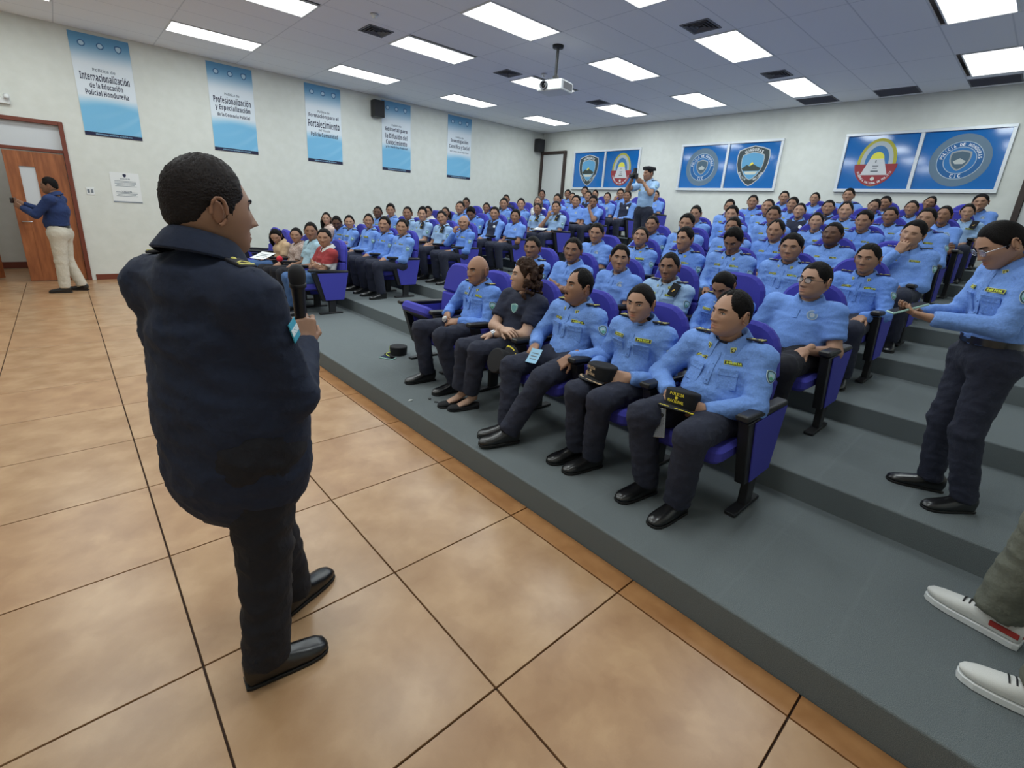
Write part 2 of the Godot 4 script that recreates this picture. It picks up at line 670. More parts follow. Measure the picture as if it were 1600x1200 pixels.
	mat("yellow", rgb8(226, 206, 56), 0.7)
	mat("lime", rgb8(208, 224, 60), 0.7)
	mat("gold", rgb8(196, 160, 84), 0.3, {"metallic": 0.8})
	mat("silver", rgb8(178, 182, 188), 0.25, {"metallic": 0.9})
	mat("screen_black", rgb8(14, 15, 18), 0.1)
	mat("paper", rgb8(228, 230, 230), 0.8)
	mat("print_navy", rgb8(34, 36, 66), 0.8)
	mat("print_grey", rgb8(120, 130, 140), 0.8)
	mat("print_white", rgb8(228, 232, 234), 0.7)
	mat("pale_blue", rgb8(150, 196, 226), 0.7)
	mat("mint", rgb8(168, 208, 200), 0.5)
	mat("lens_clear", Color(0.9, 0.95, 1.0, 0.12), 0.05, {"transparency": BaseMaterial3D.TRANSPARENCY_ALPHA})


# ------------------------------------------------------------------ the room
func build_room() -> void:
	# floor: a dark bed with sawn, stained concrete squares on it
	var fl = struct("floor", MB.new().box(Vector3((XL + XR) / 2, -0.08, (ZF - 1.75) / 2), Vector3(XR - XL, 0.136, ZF + 1.75)), M.joint)
	var xs := [XL]
	for i in range(-10, 7):
		xs.append(-3.84 + 0.728 * i)
	xs.append(XR)
	var zs := [-1.75, -1.62, -0.894, -0.132, 0.613, 1.36, 2.1, ZF]
	var shared := {}
	for j in zs.size() - 1:
		for i in xs.size() - 1:
			var w: float = xs[i + 1] - xs[i] - 0.007
			var d: float = zs[j + 1] - zs[j] - 0.007
			var key := "%.3f %.3f" % [w, d]
			if not shared.has(key):
				shared[key] = MB.new().box(Vector3.ZERO, Vector3(w, 0.022, d), 0.0015).mesh()
			var m = M.floor_c if j == 0 else (M.floor_a if (i * 7 + j * 3) % 3 != 0 else M.floor_b)
			var o = part(fl, "tile", shared[key], m, Transform3D(Basis(), Vector3((xs[i] + xs[i + 1]) / 2, -0.011, (zs[j] + zs[j + 1]) / 2)))
			if j == 0:
				o.name = "border_tile"
	# carpeted tiers
	for n in range(1, ROWS + 1):
		var z0 := tread_z(n)
		var y0 := tread_y(n - 1) - 0.02
		struct("floor_carpeted_step", MB.new().box(Vector3((XL + XR) / 2, (y0 + tread_y(n)) / 2, (z0 + ZB) / 2), Vector3(XR - XL, tread_y(n) - y0, z0 - ZB), 0.014), M.carpet)


func build_ceiling() -> void:
	var ce = struct("ceiling", MB.new().box(Vector3((XL + XR) / 2, YC + 0.40, (ZB + ZF) / 2), Vector3(XR - XL, 0.16, ZF - ZB)), M.plenum)
	var w := 0.625
	var d := 1.3
	var tile := MB.new().box(Vector3.ZERO, Vector3(w - 0.012, 0.016, d - 0.012), 0.003).mesh()
	var lamps := {}
	for x in LAMP_X:
		for z in LAMP_Z:
			lamps["%d %d" % [roundi((x + 5.66) / w), roundi((z + 4.91) / d)]] = true
	var vents := [[-7.535, -3.87, 0.37], [-3.785, -6.5, 0.37], [-3.785, -9.1, 0.37], [-7.535, -6.49, 0.37], [-7.535, -9.15, 0.37]]
	var grilles := [[-3.785, -11.2], [-2.535, -11.2], [-1.285, -11.2]]
	for i in range(-10, 12):
		for j in range(-6, 7):
			var ctr := Vector3(-5.66 + w * i, YC + 0.006, -4.91 + d * j)
			var x0 := maxf(ctr.x - w / 2, XL)
			var x1 := minf(ctr.x + w / 2, XR)
			var z0 := maxf(ctr.z - d / 2, ZB)
			var z1 := minf(ctr.z + d / 2, ZF)
			if x1 - x0 < 0.05 or z1 - z0 < 0.05 or lamps.has("%d %d" % [i, j]):
				continue
			var hole := Rect2()
			for q in vents:
				if q[0] > x0 and q[0] < x1 and q[1] > z0 and q[1] < z1:
					hole = Rect2(q[0] - 0.18, q[1] - 0.18, 0.36, 0.36)
			for q in grilles:
				if q[0] > x0 and q[0] < x1 and q[1] > z0 and q[1] < z1:
					hole = Rect2(q[0] - 0.30, q[1] - 0.24, 0.60, 0.48)
			if hole.size.x > 0.0:
				# the tile is cut out for the vent
				var b := Rect2(x0 + 0.006, z0 + 0.006, x1 - x0 - 0.012, z1 - z0 - 0.012)
				hole = hole.intersection(b)
				var cut := MB.new()
				for rc in [Rect2(b.position, Vector2(b.size.x, hole.position.y - b.position.y)), Rect2(b.position.x, hole.end.y, b.size.x, b.end.y - hole.end.y), Rect2(b.position.x, hole.position.y, hole.position.x - b.position.x, hole.size.y), Rect2(hole.end.x, hole.position.y, b.end.x - hole.end.x, hole.size.y)]:
					if rc.size.x > 0.004 and rc.size.y > 0.004:
						cut.box(Vector3(rc.get_center().x, YC + 0.006, rc.get_center().y), Vector3(rc.size.x, 0.016, rc.size.y))
				part(ce, "cut_tile", cut, M.tile)
			elif x1 - x0 > w - 0.01 and z1 - z0 > d - 0.01:
				part(ce, "tile", tile, M.tile, Transform3D(Basis(), ctr))
			else:
				part(ce, "tile", MB.new().box(Vector3.ZERO, Vector3(x1 - x0 - 0.012, 0.016, z1 - z0 - 0.012), 0.003), M.tile, Transform3D(Basis(), Vector3((x0 + x1) / 2, YC + 0.006, (z0 + z1) / 2)))
	# the bars that carry the tiles
	var bar_x := MB.new().box(Vector3.ZERO, Vector3(XR - XL, 0.012, 0.022)).mesh()
	var bar_z := MB.new().box(Vector3.ZERO, Vector3(0.022, 0.012, ZF - ZB)).mesh()
	for i in range(-9, 12):
		var x := -5.66 + w * (i - 0.5)
		if x > XL and x < XR:
			part(ce, "grid_bar", bar_z, M.grid, Transform3D(Basis(), Vector3(x, YC + 0.005, (ZB + ZF) / 2)))
	for j in range(-5, 8):
		var z := -4.91 + d * (j - 0.5)
		if z > ZB and z < ZF:
			part(ce, "grid_bar", bar_x, M.grid, Transform3D(Basis(), Vector3((XL + XR) / 2, YC + 0.005, z)))
	# lamps
	var frame := MB.new()
	for s in [-1, 1]:
		frame.box(Vector3(s * 0.302, 0, 0), Vector3(0.018, 0.02, 1.285), 0.003)
		frame.box(Vector3(0, 0, s * 0.634), Vector3(0.6, 0.02, 0.018), 0.003)
	var frame_mesh := frame.mesh()
	var face := MB.new().box(Vector3.ZERO, Vector3(0.586, 0.006, 1.25)).mesh()
	for i in LAMP_X.size():
		for j in LAMP_Z.size():
			var along: String = ["back wall", "second cross-row from the back wall", "third cross-row from the back wall", "cross-row over the carpet edge", "cross-row over the open floor"][j]
			var col: String = ["by the banner wall", "second line from the banner wall", "on the middle line", "second line from the side wall", "by the side wall"][i]
			var t = thing("ceiling_light", "bright white panel light, %s, %s" % [along, col], "light", Vector3(LAMP_X[i], YC - 0.004, LAMP_Z[j]), 0, "recessed panel lights in the ceiling")
			part(t, "frame", frame_mesh, M.white_metal)
			part(t, "diffuser", face, M.lamp, Transform3D(Basis(), Vector3(0, 0.002, 0)))
			var al := AreaLight3D.new()
			al.name = "panel_glow"
			al.area_size = Vector2(0.58, 1.24)
			al.light_energy = LAMP_ENERGY
			al.light_color = Color(0.955, 1.0, 1.0)
			al.area_range = 20.0
			al.shadow_enabled = true
			al.position = Vector3(0, -0.012, 0)
			al.rotation.x = -PI / 2
			t.add_child(al)
	for i in vents.size():
		var q: Array = vents[i]
		var t = thing("air_diffuser", "square louvred air diffuser, %s" % ["between two lights near the stage edge", "beside the panel light nearest the projector's far side", "in front of a back wall light", "ahead of the light beyond the projector", "near the back light above the aisle"][i], "air vent", Vector3(q[0], YC - 0.004, q[1]), 0, "air diffusers in the ceiling")
		var fr := MB.new()
		for s in [-1, 1]:
			fr.box(Vector3(s * 0.18, 0, 0), Vector3(0.03, 0.014, 0.39), 0.003)
			fr.box(Vector3(0, 0, s * 0.18), Vector3(0.33, 0.014, 0.03), 0.003)
		part(t, "frame", fr, M.grille)
		part(t, "duct", duct(0.34, 0.34, 0.28), M.grille)
		for k in 3:
			var e := 0.05 + k * 0.045
			var lv := MB.new()
			for s in [-1, 1]:
				lv.box(Vector3(s * e, -0.004, 0), Vector3(0.006, 0.022, e * 2), 0.0, Basis(Vector3.BACK, s * 0.7))
				lv.box(Vector3(0, -0.004, s * e), Vector3(e * 2, 0.022, 0.006), 0.0, Basis(Vector3.RIGHT, -s * 0.7))
			part(t, "louvre", lv, M.grille)
	for i in grilles.size():
		var q: Array = grilles[i]
		var t = thing("return_grille", "dark slatted return air grille %s" % ["beside a panel light by the back wall", "by the back wall between two panel lights", "by the back wall near the side wall"][i], "air vent", Vector3(q[0], YC - 0.004, q[1]), 0, "return grilles along the back wall")
		var fr := MB.new()
		for s in [-1, 1]:
			fr.box(Vector3(s * 0.3, 0, 0), Vector3(0.02, 0.014, 0.5), 0.003)
			fr.box(Vector3(0, 0, s * 0.24), Vector3(0.58, 0.014, 0.02), 0.003)
		part(t, "frame", fr, M.grille)
		part(t, "duct", duct(0.58, 0.47, 0.28), M.grille)
		var sl := MB.new().box(Vector3.ZERO, Vector3(0.58, 0.012, 0.006), 0.0, Basis(Vector3.RIGHT, 0.6)).mesh()
		for k in 14:
			part(t, "slat", sl, M.grille, Transform3D(Basis(), Vector3(0, -0.002, -0.21 + k * 0.0323)))


# an open-bottomed sheet metal box above a vent
func duct(w: float, d: float, h: float) -> MB:
	var mb := MB.new()
	for s in [-1, 1]:
		mb.box(Vector3(s * w / 2, h / 2, 0), Vector3(0.004, h, d))
		mb.box(Vector3(0, h / 2, s * d / 2), Vector3(w, h, 0.004))
	mb.box(Vector3(0, h, 0), Vector3(w, 0.004, d))
	return mb


func build_walls() -> void:
	# wall with the banners, open at the double door
	var d0 := -0.24
	var d1 := 1.5
	var top := 2.62
	var wl := MB.new()
	wl.box(Vector3(XL - 0.1, YC / 2 + 0.15, (ZB + d0) / 2 - 0.1), Vector3(0.2, YC + 0.7, d0 - ZB + 0.2))
	wl.box(Vector3(XL - 0.1, YC / 2 + 0.15, (ZF + d1) / 2 + 0.1), Vector3(0.2, YC + 0.7, ZF - d1 + 0.2))
	wl.box(Vector3(XL - 0.1, (YC + 0.5 + top) / 2, (d0 + d1) / 2), Vector3(0.2, YC + 0.5 - top, d1 - d0))
	struct("wall_left", wl, M.wall)
	struct("wall_back", MB.new().box(Vector3((XL + XR) / 2, YC / 2 + 0.15, ZB - 0.1), Vector3(XR - XL, YC + 0.7, 0.2)), M.wall)
	struct("wall_right", MB.new().box(Vector3(XR + 0.1, YC / 2 + 0.15, (ZB + ZF) / 2), Vector3(0.2, YC + 0.7, ZF - ZB + 0.4)), M.wall)
	struct("wall_front", MB.new().box(Vector3((XL + XR) / 2, YC / 2 + 0.15, ZF + 0.1), Vector3(XR - XL, YC + 0.7, 0.2)), M.wall)
	struct("baseboard_left", MB.new().box(Vector3(XL + 0.008, 0.05, (d0 - 1.75) / 2 - 0.03), Vector3(0.016, 0.1, 1.75 + d0 - 0.06), 0.003), M.red_wood)
	# corridor behind the door
	struct("floor_corridor", MB.new().box(Vector3(XL - 1.1, -0.06, 0.6), Vector3(2.2, 0.1, 5.0)), M.floor_b)
	struct("wall_corridor", MB.new().box(Vector3(XL - 2.1, 1.5, 0.6), Vector3(0.2, 3.2, 5.0)).box(Vector3(XL - 1.1, 1.5, -1.8), Vector3(1.8, 3.2, 0.2)).box(Vector3(XL - 1.1, 1.5, 3.0), Vector3(1.8, 3.2, 0.2)), M.wall)
	struct("ceiling_corridor", MB.new().box(Vector3(XL - 1.2, 3.1, 0.6), Vector3(2.0, 0.1, 5.0)), M.tile)
	struct("baseboard_corridor", MB.new().box(Vector3(XL - 1.99, 0.06, 0.6), Vector3(0.02, 0.12, 4.6), 0.003), M.red_wood)
	var cl = thing("corridor_light", "white ceiling light in the corridor behind the wooden door", "light", Vector3(XL - 1.0, 3.04, 1.3))
	part(cl, "housing", MB.new().box(Vector3.ZERO, Vector3(0.62, 0.02, 1.24), 0.004), M.white_metal)
	part(cl, "diffuser", MB.new().box(Vector3(0, -0.011, 0), Vector3(0.56, 0.004, 1.18)), M.lamp)
	var al := AreaLight3D.new()
	al.name = "panel_glow"
	al.area_size = Vector2(0.56, 1.18)
	al.light_energy = 0.5
	al.area_range = 10.0
	al.shadow_enabled = true
	al.position = Vector3(0, -0.03, 0)
	al.rotation.x = -PI / 2
	cl.add_child(al)
	# double door
	var dr := Node3D.new()
	dr.name = "door_1"
	dr.set_meta("kind", "structure")
	dr.set_meta("label", "brown wooden double door with pale transom, one leaf standing open")
	add_child(dr)
	var fr := MB.new()
	fr.box(Vector3(XL - 0.07, top / 2, d0 + 0.03), Vector3(0.2, top, 0.06), 0.004)
	fr.box(Vector3(XL - 0.07, top / 2, d1 - 0.03), Vector3(0.2, top, 0.06), 0.004)
	fr.box(Vector3(XL - 0.07, top - 0.03, (d0 + d1) / 2), Vector3(0.2, 0.06, d1 - d0 - 0.12), 0.004)
	fr.box(Vector3(XL - 0.07, 2.155, (d0 + d1) / 2), Vector3(0.12, 0.05, d1 - d0 - 0.12), 0.004)
	part(dr, "door_frame", fr, M.red_wood)
	part(dr, "transom_pane", MB.new().box(Vector3(XL - 0.06, 2.37, (d0 + d1) / 2), Vector3(0.012, 0.38, d1 - d0 - 0.12)), M.frosted)
	# closed leaf with a narrow glazed slot: four boards round the opening
	var la := -0.175
	var lb := 0.56
	var g0 := 0.21
	var g1 := 0.40
	var lf := MB.new()
	lf.box(Vector3(XL - 0.03, 1.06, (la + g0) / 2), Vector3(0.044, 2.1, g0 - la), 0.003)
	lf.box(Vector3(XL - 0.03, 1.06, (g1 + lb) / 2), Vector3(0.044, 2.1, lb - g1), 0.003)
	lf.box(Vector3(XL - 0.03, (1.88 + 2.11) / 2, (g0 + g1) / 2), Vector3(0.044, 0.23, g1 - g0))
	lf.box(Vector3(XL - 0.03, 0.6, (g0 + g1) / 2), Vector3(0.044, 1.18, g1 - g0))
	var leaf = part(dr, "door_leaf", lf, M.wood)
	part(leaf, "pane", MB.new().box(Vector3(XL - 0.03, 1.535, (g0 + g1) / 2), Vector3(0.008, 0.7, g1 - g0)), M.frosted)
	part(leaf, "handle", MB.new().tube([Vector3(XL + 0.0, 1.0, lb - 0.06), Vector3(XL + 0.05, 1.0, lb - 0.06), Vector3(XL + 0.05, 1.0, lb - 0.18)], [0.009], 8), M.silver)
	# the other leaf, swung back into the corridor
	var open_leaf = part(dr, "door_leaf", MB.new().box(Vector3(0.36, 1.06, 0), Vector3(0.72, 2.1, 0.044), 0.003), M.wood, Transform3D(Basis(Vector3.UP, 2.35), Vector3(XL - 0.06, 0, 1.42)))
	part(open_leaf, "pane", MB.new().box(Vector3(0.5, 1.535, 0), Vector3(0.19, 0.7, 0.05)), M.frosted)
	# doors at the ends of the back wall
	var yb := tread_y(ROWS)
	for k in 2:
		var x0: float = [-11.58, -0.6][k]
		var x1: float = [-10.54, 0.46][k]
		var bd := Node3D.new()
		bd.name = "door_%d" % (k + 2)
		bd.set_meta("kind", "structure")
		bd.set_meta("label", ["white door in dark frame at the corner by the loudspeaker", "dark framed white door beside the wide blue window"][k])
		add_child(bd)
		var h := 3.54
		var f := MB.new()
		f.box(Vector3(x0 + 0.04, (yb + h) / 2, ZB + 0.03), Vector3(0.08, h - yb, 0.1), 0.004)
		f.box(Vector3(x1 - 0.04, (yb + h) / 2, ZB + 0.03), Vector3(0.08, h - yb, 0.1), 0.004)
		f.box(Vector3((x0 + x1) / 2, h - 0.04, ZB + 0.03), Vector3(x1 - x0 - 0.16, 0.08, 0.1), 0.004)
		part(bd, "door_frame", f, M.dark_frame)
		var dl = part(bd, "door_leaf", MB.new().box(Vector3((x0 + x1) / 2, (yb + h) / 2 - 0.04, ZB + 0.02), Vector3(x1 - x0 - 0.17, h - yb - 0.09, 0.04), 0.004), M.white_door)
		part(dl, "handle", MB.new().tube([Vector3(x1 - 0.16, yb + 1.0, ZB + 0.04), Vector3(x1 - 0.16, yb + 1.0, ZB + 0.09), Vector3(x1 - 0.28, yb + 1.0, ZB + 0.09)], [0.01], 8), M.silver)
	# three wide windows faced with blue print
	var wins := [[-10.22, -7.9, "shield", "book"], [-6.73, -4.38, "ring", "shield"], [-3.25, -0.87, "book", "ring"]]
	for i in 3:
		window(i + 1, wins[i][0], wins[i][1], 2.44, 3.50, [wins[i][2], wins[i][3]])


func window(nr: int, x0: float, x1: float, y0: float, y1: float, emblems: Array) -> void:
	var wn := Node3D.new()
	wn.name = "window_%d" % nr
	wn.set_meta("kind", "structure")
	wn.set_meta("label", "wide two-pane window with blue printed film, %s emblem beside %s emblem" % emblems)
	wn.position = Vector3((x0 + x1) / 2, (y0 + y1) / 2, ZB)
	add_child(wn)
	var w := x1 - x0
	var h := y1 - y0
	var fr := MB.new()
	fr.box(Vector3(0, h / 2 - 0.025, 0.025), Vector3(w, 0.05, 0.05), 0.004)
	fr.box(Vector3(0, -h / 2 + 0.03, 0.03), Vector3(w, 0.06, 0.06), 0.004)
	for s in [-1, 1]:
		fr.box(Vector3(s * (w / 2 - 0.025), 0, 0.025), Vector3(0.05, h - 0.1, 0.05), 0.004)
	fr.box(Vector3(0, 0, 0.025), Vector3(0.055, h - 0.1, 0.05), 0.004)
	part(wn, "window_frame", fr, M.aluminium)
	for k in 2:
		var cx := (k - 0.5) * w / 2
		var pane = part(wn, "pane", MB.new().box(Vector3(0, 0, 0), Vector3(w / 2 - 0.06, h - 0.1, 0.008)), M.blue_print, Transform3D(Basis(), Vector3(cx, 0.0, 0.012)))
		var e: String = emblems[k]
		var wide := 1.0
		emblem(pane, e, h * 0.40, Transform3D(Basis(), Vector3(0, 0.0, 0.0045)), wide)


func ellipse(rx: float, ry: float, n := 40, a0 := 0.0, a1 := TAU) -> PackedVector2Array:
	var p := PackedVector2Array()
	for i in n:
		var a := a0 + (a1 - a0) * i / (n if is_equal_approx(a1 - a0, TAU) else n - 1)
		p.append(Vector2(rx * sin(a), ry * cos(a)))
	return p


func shield(s: float) -> PackedVector2Array:
	var p := PackedVector2Array([Vector2(-0.78, 0.78), Vector2(-0.45, 0.9), Vector2(0, 1.0), Vector2(0.45, 0.9), Vector2(0.78, 0.78)])
	var side := [Vector2(0.84, 0.5), Vector2(0.82, 0.1), Vector2(0.70, -0.3), Vector2(0.45, -0.68), Vector2(0.18, -0.92)]
	for q in side:
		p.append(q)
	p.append(Vector2(0, -1.0))
	for i in range(side.size() - 1, -1, -1):
		p.append(Vector2(-side[i].x, side[i].y))
	for i in p.size():
		p[i] *= s
	return p


# letters set one by one along an arc
func arc_text(parent, text: String, rx: float, ry: float, a0: float, a1: float, size: float, z: float, material, inward := false):
	for i in text.length():
		if text[i] == " ":
			continue
		var a := lerpf(a0, a1, (i + 0.5) / text.length())
		var bs := Basis(Vector3.BACK, -a + (PI if inward else 0.0))
		lettering(parent, "letter", text[i], size * 0.62 if text[i] != "I" else size * 0.2, size, Transform3D(bs, Vector3(sin(a) * rx, cos(a) * ry, z)), material)


func emblem(pane, kind: String, r: float, xf: Transform3D, _wide: float) -> void:
	var T := 0.0012
	var e = Node3D.new()
	e.name = "emblem"
	pane.add_child(e, true)
	e.transform = xf
	var m := MB.new()
	if kind == "shield":
		m.col = rgb8(190, 196, 198).srgb_to_linear()
		m.prism(shield(r), 0, T)
		m.col = rgb8(52, 62, 66).srgb_to_linear()
		m.prism(shield(r * 0.95), T, 2 * T)
		m.col = rgb8(180, 186, 188).srgb_to_linear()
		m.prism(shield(r * 0.70), 2 * T, 3 * T)
		m.col = rgb8(92, 158, 200).srgb_to_linear()
		m.prism(shield(r * 0.66), 3 * T, 4 * T)
		m.col = rgb8(232, 214, 70).srgb_to_linear()
		m.prism(PackedVector2Array([Vector2(-0.16, 0.02) * r, Vector2(0, 0.2) * r, Vector2(0.16, 0.02) * r]), 4 * T, 5 * T)
		m.col = rgb8(54, 64, 60).srgb_to_linear()
		m.prism(PackedVector2Array([Vector2(-0.50, -0.12) * r, Vector2(-0.26, 0.06) * r, Vector2(-0.1, -0.02) * r, Vector2(0.06, 0.1) * r, Vector2(0.24, 0.0) * r, Vector2(0.5, -0.12) * r, Vector2(0.4, -0.24) * r, Vector2(-0.4, -0.24) * r]), 5 * T, 6 * T)
		m.col = rgb8(206, 206, 190).srgb_to_linear()
		m.prism(PackedVector2Array([Vector2(-0.36, -0.27) * r, Vector2(0.36, -0.27) * r, Vector2(0.24, -0.42) * r, Vector2(-0.24, -0.42) * r]), 4 * T, 5 * T)
		part(e, "print", m, M.paint)
		arc_text(e, "HONDURAS", r * 0.80, r * 0.80, -0.62, 0.62, r * 0.15, 3 * T, M.print_white)
		arc_text(e, "POLICIA", r * 0.66, r * 0.70, -2.0, -2.85, r * 0.10, 3 * T, M.print_white, true)
		arc_text(e, "NACIONAL", r * 0.66, r * 0.70, 2.85, 2.0, r * 0.10, 3 * T, M.print_white, true)
	elif kind == "ring":
		m.col = rgb8(96, 120, 140).srgb_to_linear()
		m.prism(ellipse(r * 0.95, r), 0, T)
		m.col = rgb8(28, 92, 150).srgb_to_linear()
		m.prism(ellipse(r * 0.70, r * 0.70), T, 2 * T)
		m.col = rgb8(180, 196, 206).srgb_to_linear()
		m.prism(ellipse(r * 0.72, r * 0.72, 48), 0, 1.5 * T)
		m.prism(ellipse(r * 0.51, r * 0.51, 40), 2 * T, 2.6 * T)
		m.col = rgb8(34, 110, 172).srgb_to_linear()
		m.prism(ellipse(r * 0.49, r * 0.49), 2.6 * T, 3 * T)
		m.col = rgb8(150, 156, 158).srgb_to_linear()
		m.prism(shield(r * 0.40), 3 * T, 4 * T)
		m.col = rgb8(72, 96, 112).srgb_to_linear()
		m.prism(shield(r * 0.34), 4 * T, 5 * T)
		m.col = rgb8(180, 186, 184).srgb_to_linear()
		m.prism(PackedVector2Array([Vector2(-0.2, -0.04) * r, Vector2(0.0, 0.08) * r, Vector2(0.2, -0.04) * r, Vector2(0.12, -0.14) * r, Vector2(-0.12, -0.14) * r]), 5 * T, 6 * T)
		part(e, "print", m, M.paint)
		arc_text(e, "POLICIA DE HONDURAS", r * 0.60, r * 0.60, -1.5, 1.5, r * 0.11, 2 * T, M.print_white)
		arc_text(e, "CIC", r * 0.60, r * 0.60, 3.45, 2.83, r * 0.14, 2 * T, M.print_white, true)
	else:
		m.col = rgb8(176, 170, 60).srgb_to_linear()
		m.prism(ellipse(r * 0.72, r), 0, T)
		m.col = rgb8(176, 186, 192).srgb_to_linear()
		m.prism(ellipse(r * 0.60, r * 0.88), T, 2 * T)
		m.col = rgb8(60, 120, 176).srgb_to_linear()
		m.prism(ellipse(r * 0.44, r * 0.70), 2 * T, 3 * T)
		m.col = rgb8(150, 52, 58).srgb_to_linear()
		var low := ellipse(r * 0.80, r * 0.98, 30, PI * 0.52, PI * 1.48)
		m.prism(low, 3 * T, 4 * T)
		m.col = rgb8(228, 222, 80).srgb_to_linear()
		m.prism(ellipse(r * 0.26, r * 0.30, 24), 4 * T, 5 * T, Transform3D(Basis(), Vector3(0, 0.14 * r, 0)))
		m.col = rgb8(206, 208, 210).srgb_to_linear()
		m.prism(PackedVector2Array([Vector2(-0.26, 0.16) * r, Vector2(0.26, 0.16) * r, Vector2(0.50, -0.52) * r, Vector2(-0.50, -0.52) * r]), 5 * T, 6 * T)
		m.col = rgb8(84, 90, 100).srgb_to_linear()
		for q in [[-0.02, 0.05, 0.04, 0.1], [0.0, -0.14, 0.22, 0.03], [0.0, -0.24, 0.16, 0.03], [0.0, -0.36, 0.28, 0.05]]:
			m.prism(PackedVector2Array([Vector2(q[0] - q[2] / 2, q[1] - q[3] / 2) * r, Vector2(q[0] + q[2] / 2, q[1] - q[3] / 2) * r, Vector2(q[0] + q[2] / 2, q[1] + q[3] / 2) * r, Vector2(q[0] - q[2] / 2, q[1] + q[3] / 2) * r]), 6 * T, 7 * T)
		m.col = rgb8(214, 214, 206).srgb_to_linear()
		m.prism(ellipse(r * 0.08, r * 0.08, 12), 6 * T, 7 * T, Transform3D(Basis(), Vector3(0, -0.68 * r, 0)))
		part(e, "print", m, M.paint)
		arc_text(e, "ACADEMIA NACIONAL DE POLICIA", r * 0.68, r * 0.86, PI * 1.36, PI * 0.64, r * 0.09, 4 * T, M.print_white, true)


func build_fittings() -> void:
	# five banners on the long wall
	var tex := Image.create(64, 256, false, Image.FORMAT_RGB8)
	for y in 256:
		for x in 64:
			var f := y / 255.0
			var u := x / 63.0
			var c := rgb8(84, 146, 190)
			if f < 0.30:
				c = rgb8(96, 152, 192).lerp(rgb8(222, 230, 238), smoothstep(0.04, 0.30, f))
			elif f < 0.60:
				c = rgb8(222, 230, 238)
			else:
				c = rgb8(222, 230, 238).lerp(rgb8(118, 184, 222), smoothstep(0.58, 0.74 - 0.05 * sin(u * 3.0), f))
				var wv := sin((f * 40.0 + u * u * 9.0)) * smoothstep(0.66, 0.8, f)
				c = c.lerp(rgb8(160, 208, 236), clampf(wv, 0.0, 1.0) * 0.35 * u)
			tex.set_pixel(x, y, c)
	var bm := mat("banner_print", Color(1, 1, 1), 0.6)
	bm.albedo_texture = ImageTexture.create_from_image(tex)
	var texts := [
		[["Política de", 0.30, 0.036], ["Internacionalización", 0.66, 0.085], ["de la Educación", 0.44, 0.062], ["Policial Hondureña", 0.58, 0.062]],
		[["Política de", 0.26, 0.034], ["Profesionalización", 0.66, 0.085], ["y Especialización", 0.62, 0.085], ["de la Docencia Policial", 0.58, 0.045]],
		[["Política de", 0.26, 0.034], ["Formación para el", 0.66, 0.072], ["Fortalecimiento", 0.70, 0.105], ["del Vínculo", 0.26, 0.034], ["Policía Comunidad", 0.60, 0.062]],
		[["Política de", 0.26, 0.034], ["Editorial para", 0.60, 0.08], ["la Difusión del", 0.60, 0.08], ["Conocimiento", 0.58, 0.08], ["y la Doctrina Policial", 0.60, 0.045]],
		[["Política de", 0.26, 0.034], ["Investigación", 0.58, 0.08], ["Científica y Social", 0.68, 0.09], ["del Campo de la Seguridad", 0.62, 0.036]],
	]
	var zc := [-0.905, -2.845, -4.655, -6.455, -8.37]
	var what := ["Internacionalización", "Profesionalización", "Fortalecimiento", "Editorial", "Investigación"]
	for i in 5:
		var w := 0.79
		var h := 1.56
		var t = thing("wall_banner", "blue and white printed wall banner headed %s" % what[i], "banner", Vector3(XL + 0.006, 2.475 + h / 2, zc[i]), PI / 2, "policy banners along the wall")
		var qm := QuadMesh.new()
		var sheet_box := MB.new().box(Vector3.ZERO, Vector3(w, h, 0.006), 0.0)
		part(t, "backing", sheet_box, M.print_white)
		qm.size = Vector2(w, h)
		part(t, "print", qm, bm, Transform3D(Basis(), Vector3(0, 0, 0.0036)))
		part(t, "foot_band", MB.new().box(Vector3(0, -h / 2 + 0.03, 0.004), Vector3(w, 0.06, 0.004)), M.print_navy)
		lettering(t, "lettering", "UNIVERSIDAD NACIONAL DE LA POLICIA", 0.5, 0.02, Transform3D(Basis(), Vector3(0, -h / 2 + 0.03, 0.0062)), M.pale_blue)
		var y := 0.30
		for ln in texts[i]:
			y -= ln[2] * 0.72 + 0.014
			lettering(t, "lettering", ln[0], ln[1], ln[2] * 1.42, Transform3D(Basis(), Vector3(0, y, 0.0045)), M.print_navy if ln[2] > 0.036 else M.print_grey)
			y -= ln[2] * 0.72 + 0.010
		for k in 3:
			var eb := MB.new()
			eb.col = rgb8(60, 104, 150).srgb_to_linear()
			eb.prism(shield(0.06) if k == 2 else ellipse(0.05, 0.05, 20), 0, 0.001)
			eb.col = rgb8(176, 204, 222).srgb_to_linear()
			eb.prism(shield(0.042) if k == 2 else ellipse(0.034, 0.034, 16), 0.001, 0.002)
			part(t, "emblem", eb, M.paint, Transform3D(Basis(), Vector3((k - 1) * 0.24, 0.63, 0.004)))
	# notice sheet
	var nt = thing("notice_sheet", "white printed notice sheet on the wall beside the door", "notice", Vector3(XL + 0.004, 1.64, -0.95), PI / 2)
	part(nt, "sheet", MB.new().box(Vector3.ZERO, Vector3(0.42, 0.52, 0.004)), M.paper)
	part(nt, "heading_band", MB.new().box(Vector3(0, -0.245, 0.003), Vector3(0.42, 0.02, 0.002)), M.print_grey)
	part(nt, "crest", MB.new().prism(shield(0.03), 0.002, 0.004, Transform3D(Basis(), Vector3(0, 0.21, 0))), M.print_navy)
	lettering(nt, "lettering", "MISION", 0.14, 0.022, Transform3D(Basis(), Vector3(0, 0.155, 0.003)), M.print_grey)
	lettering(nt, "lettering", "VISION", 0.14, 0.022, Transform3D(Basis(), Vector3(0, -0.06, 0.003)), M.print_grey)
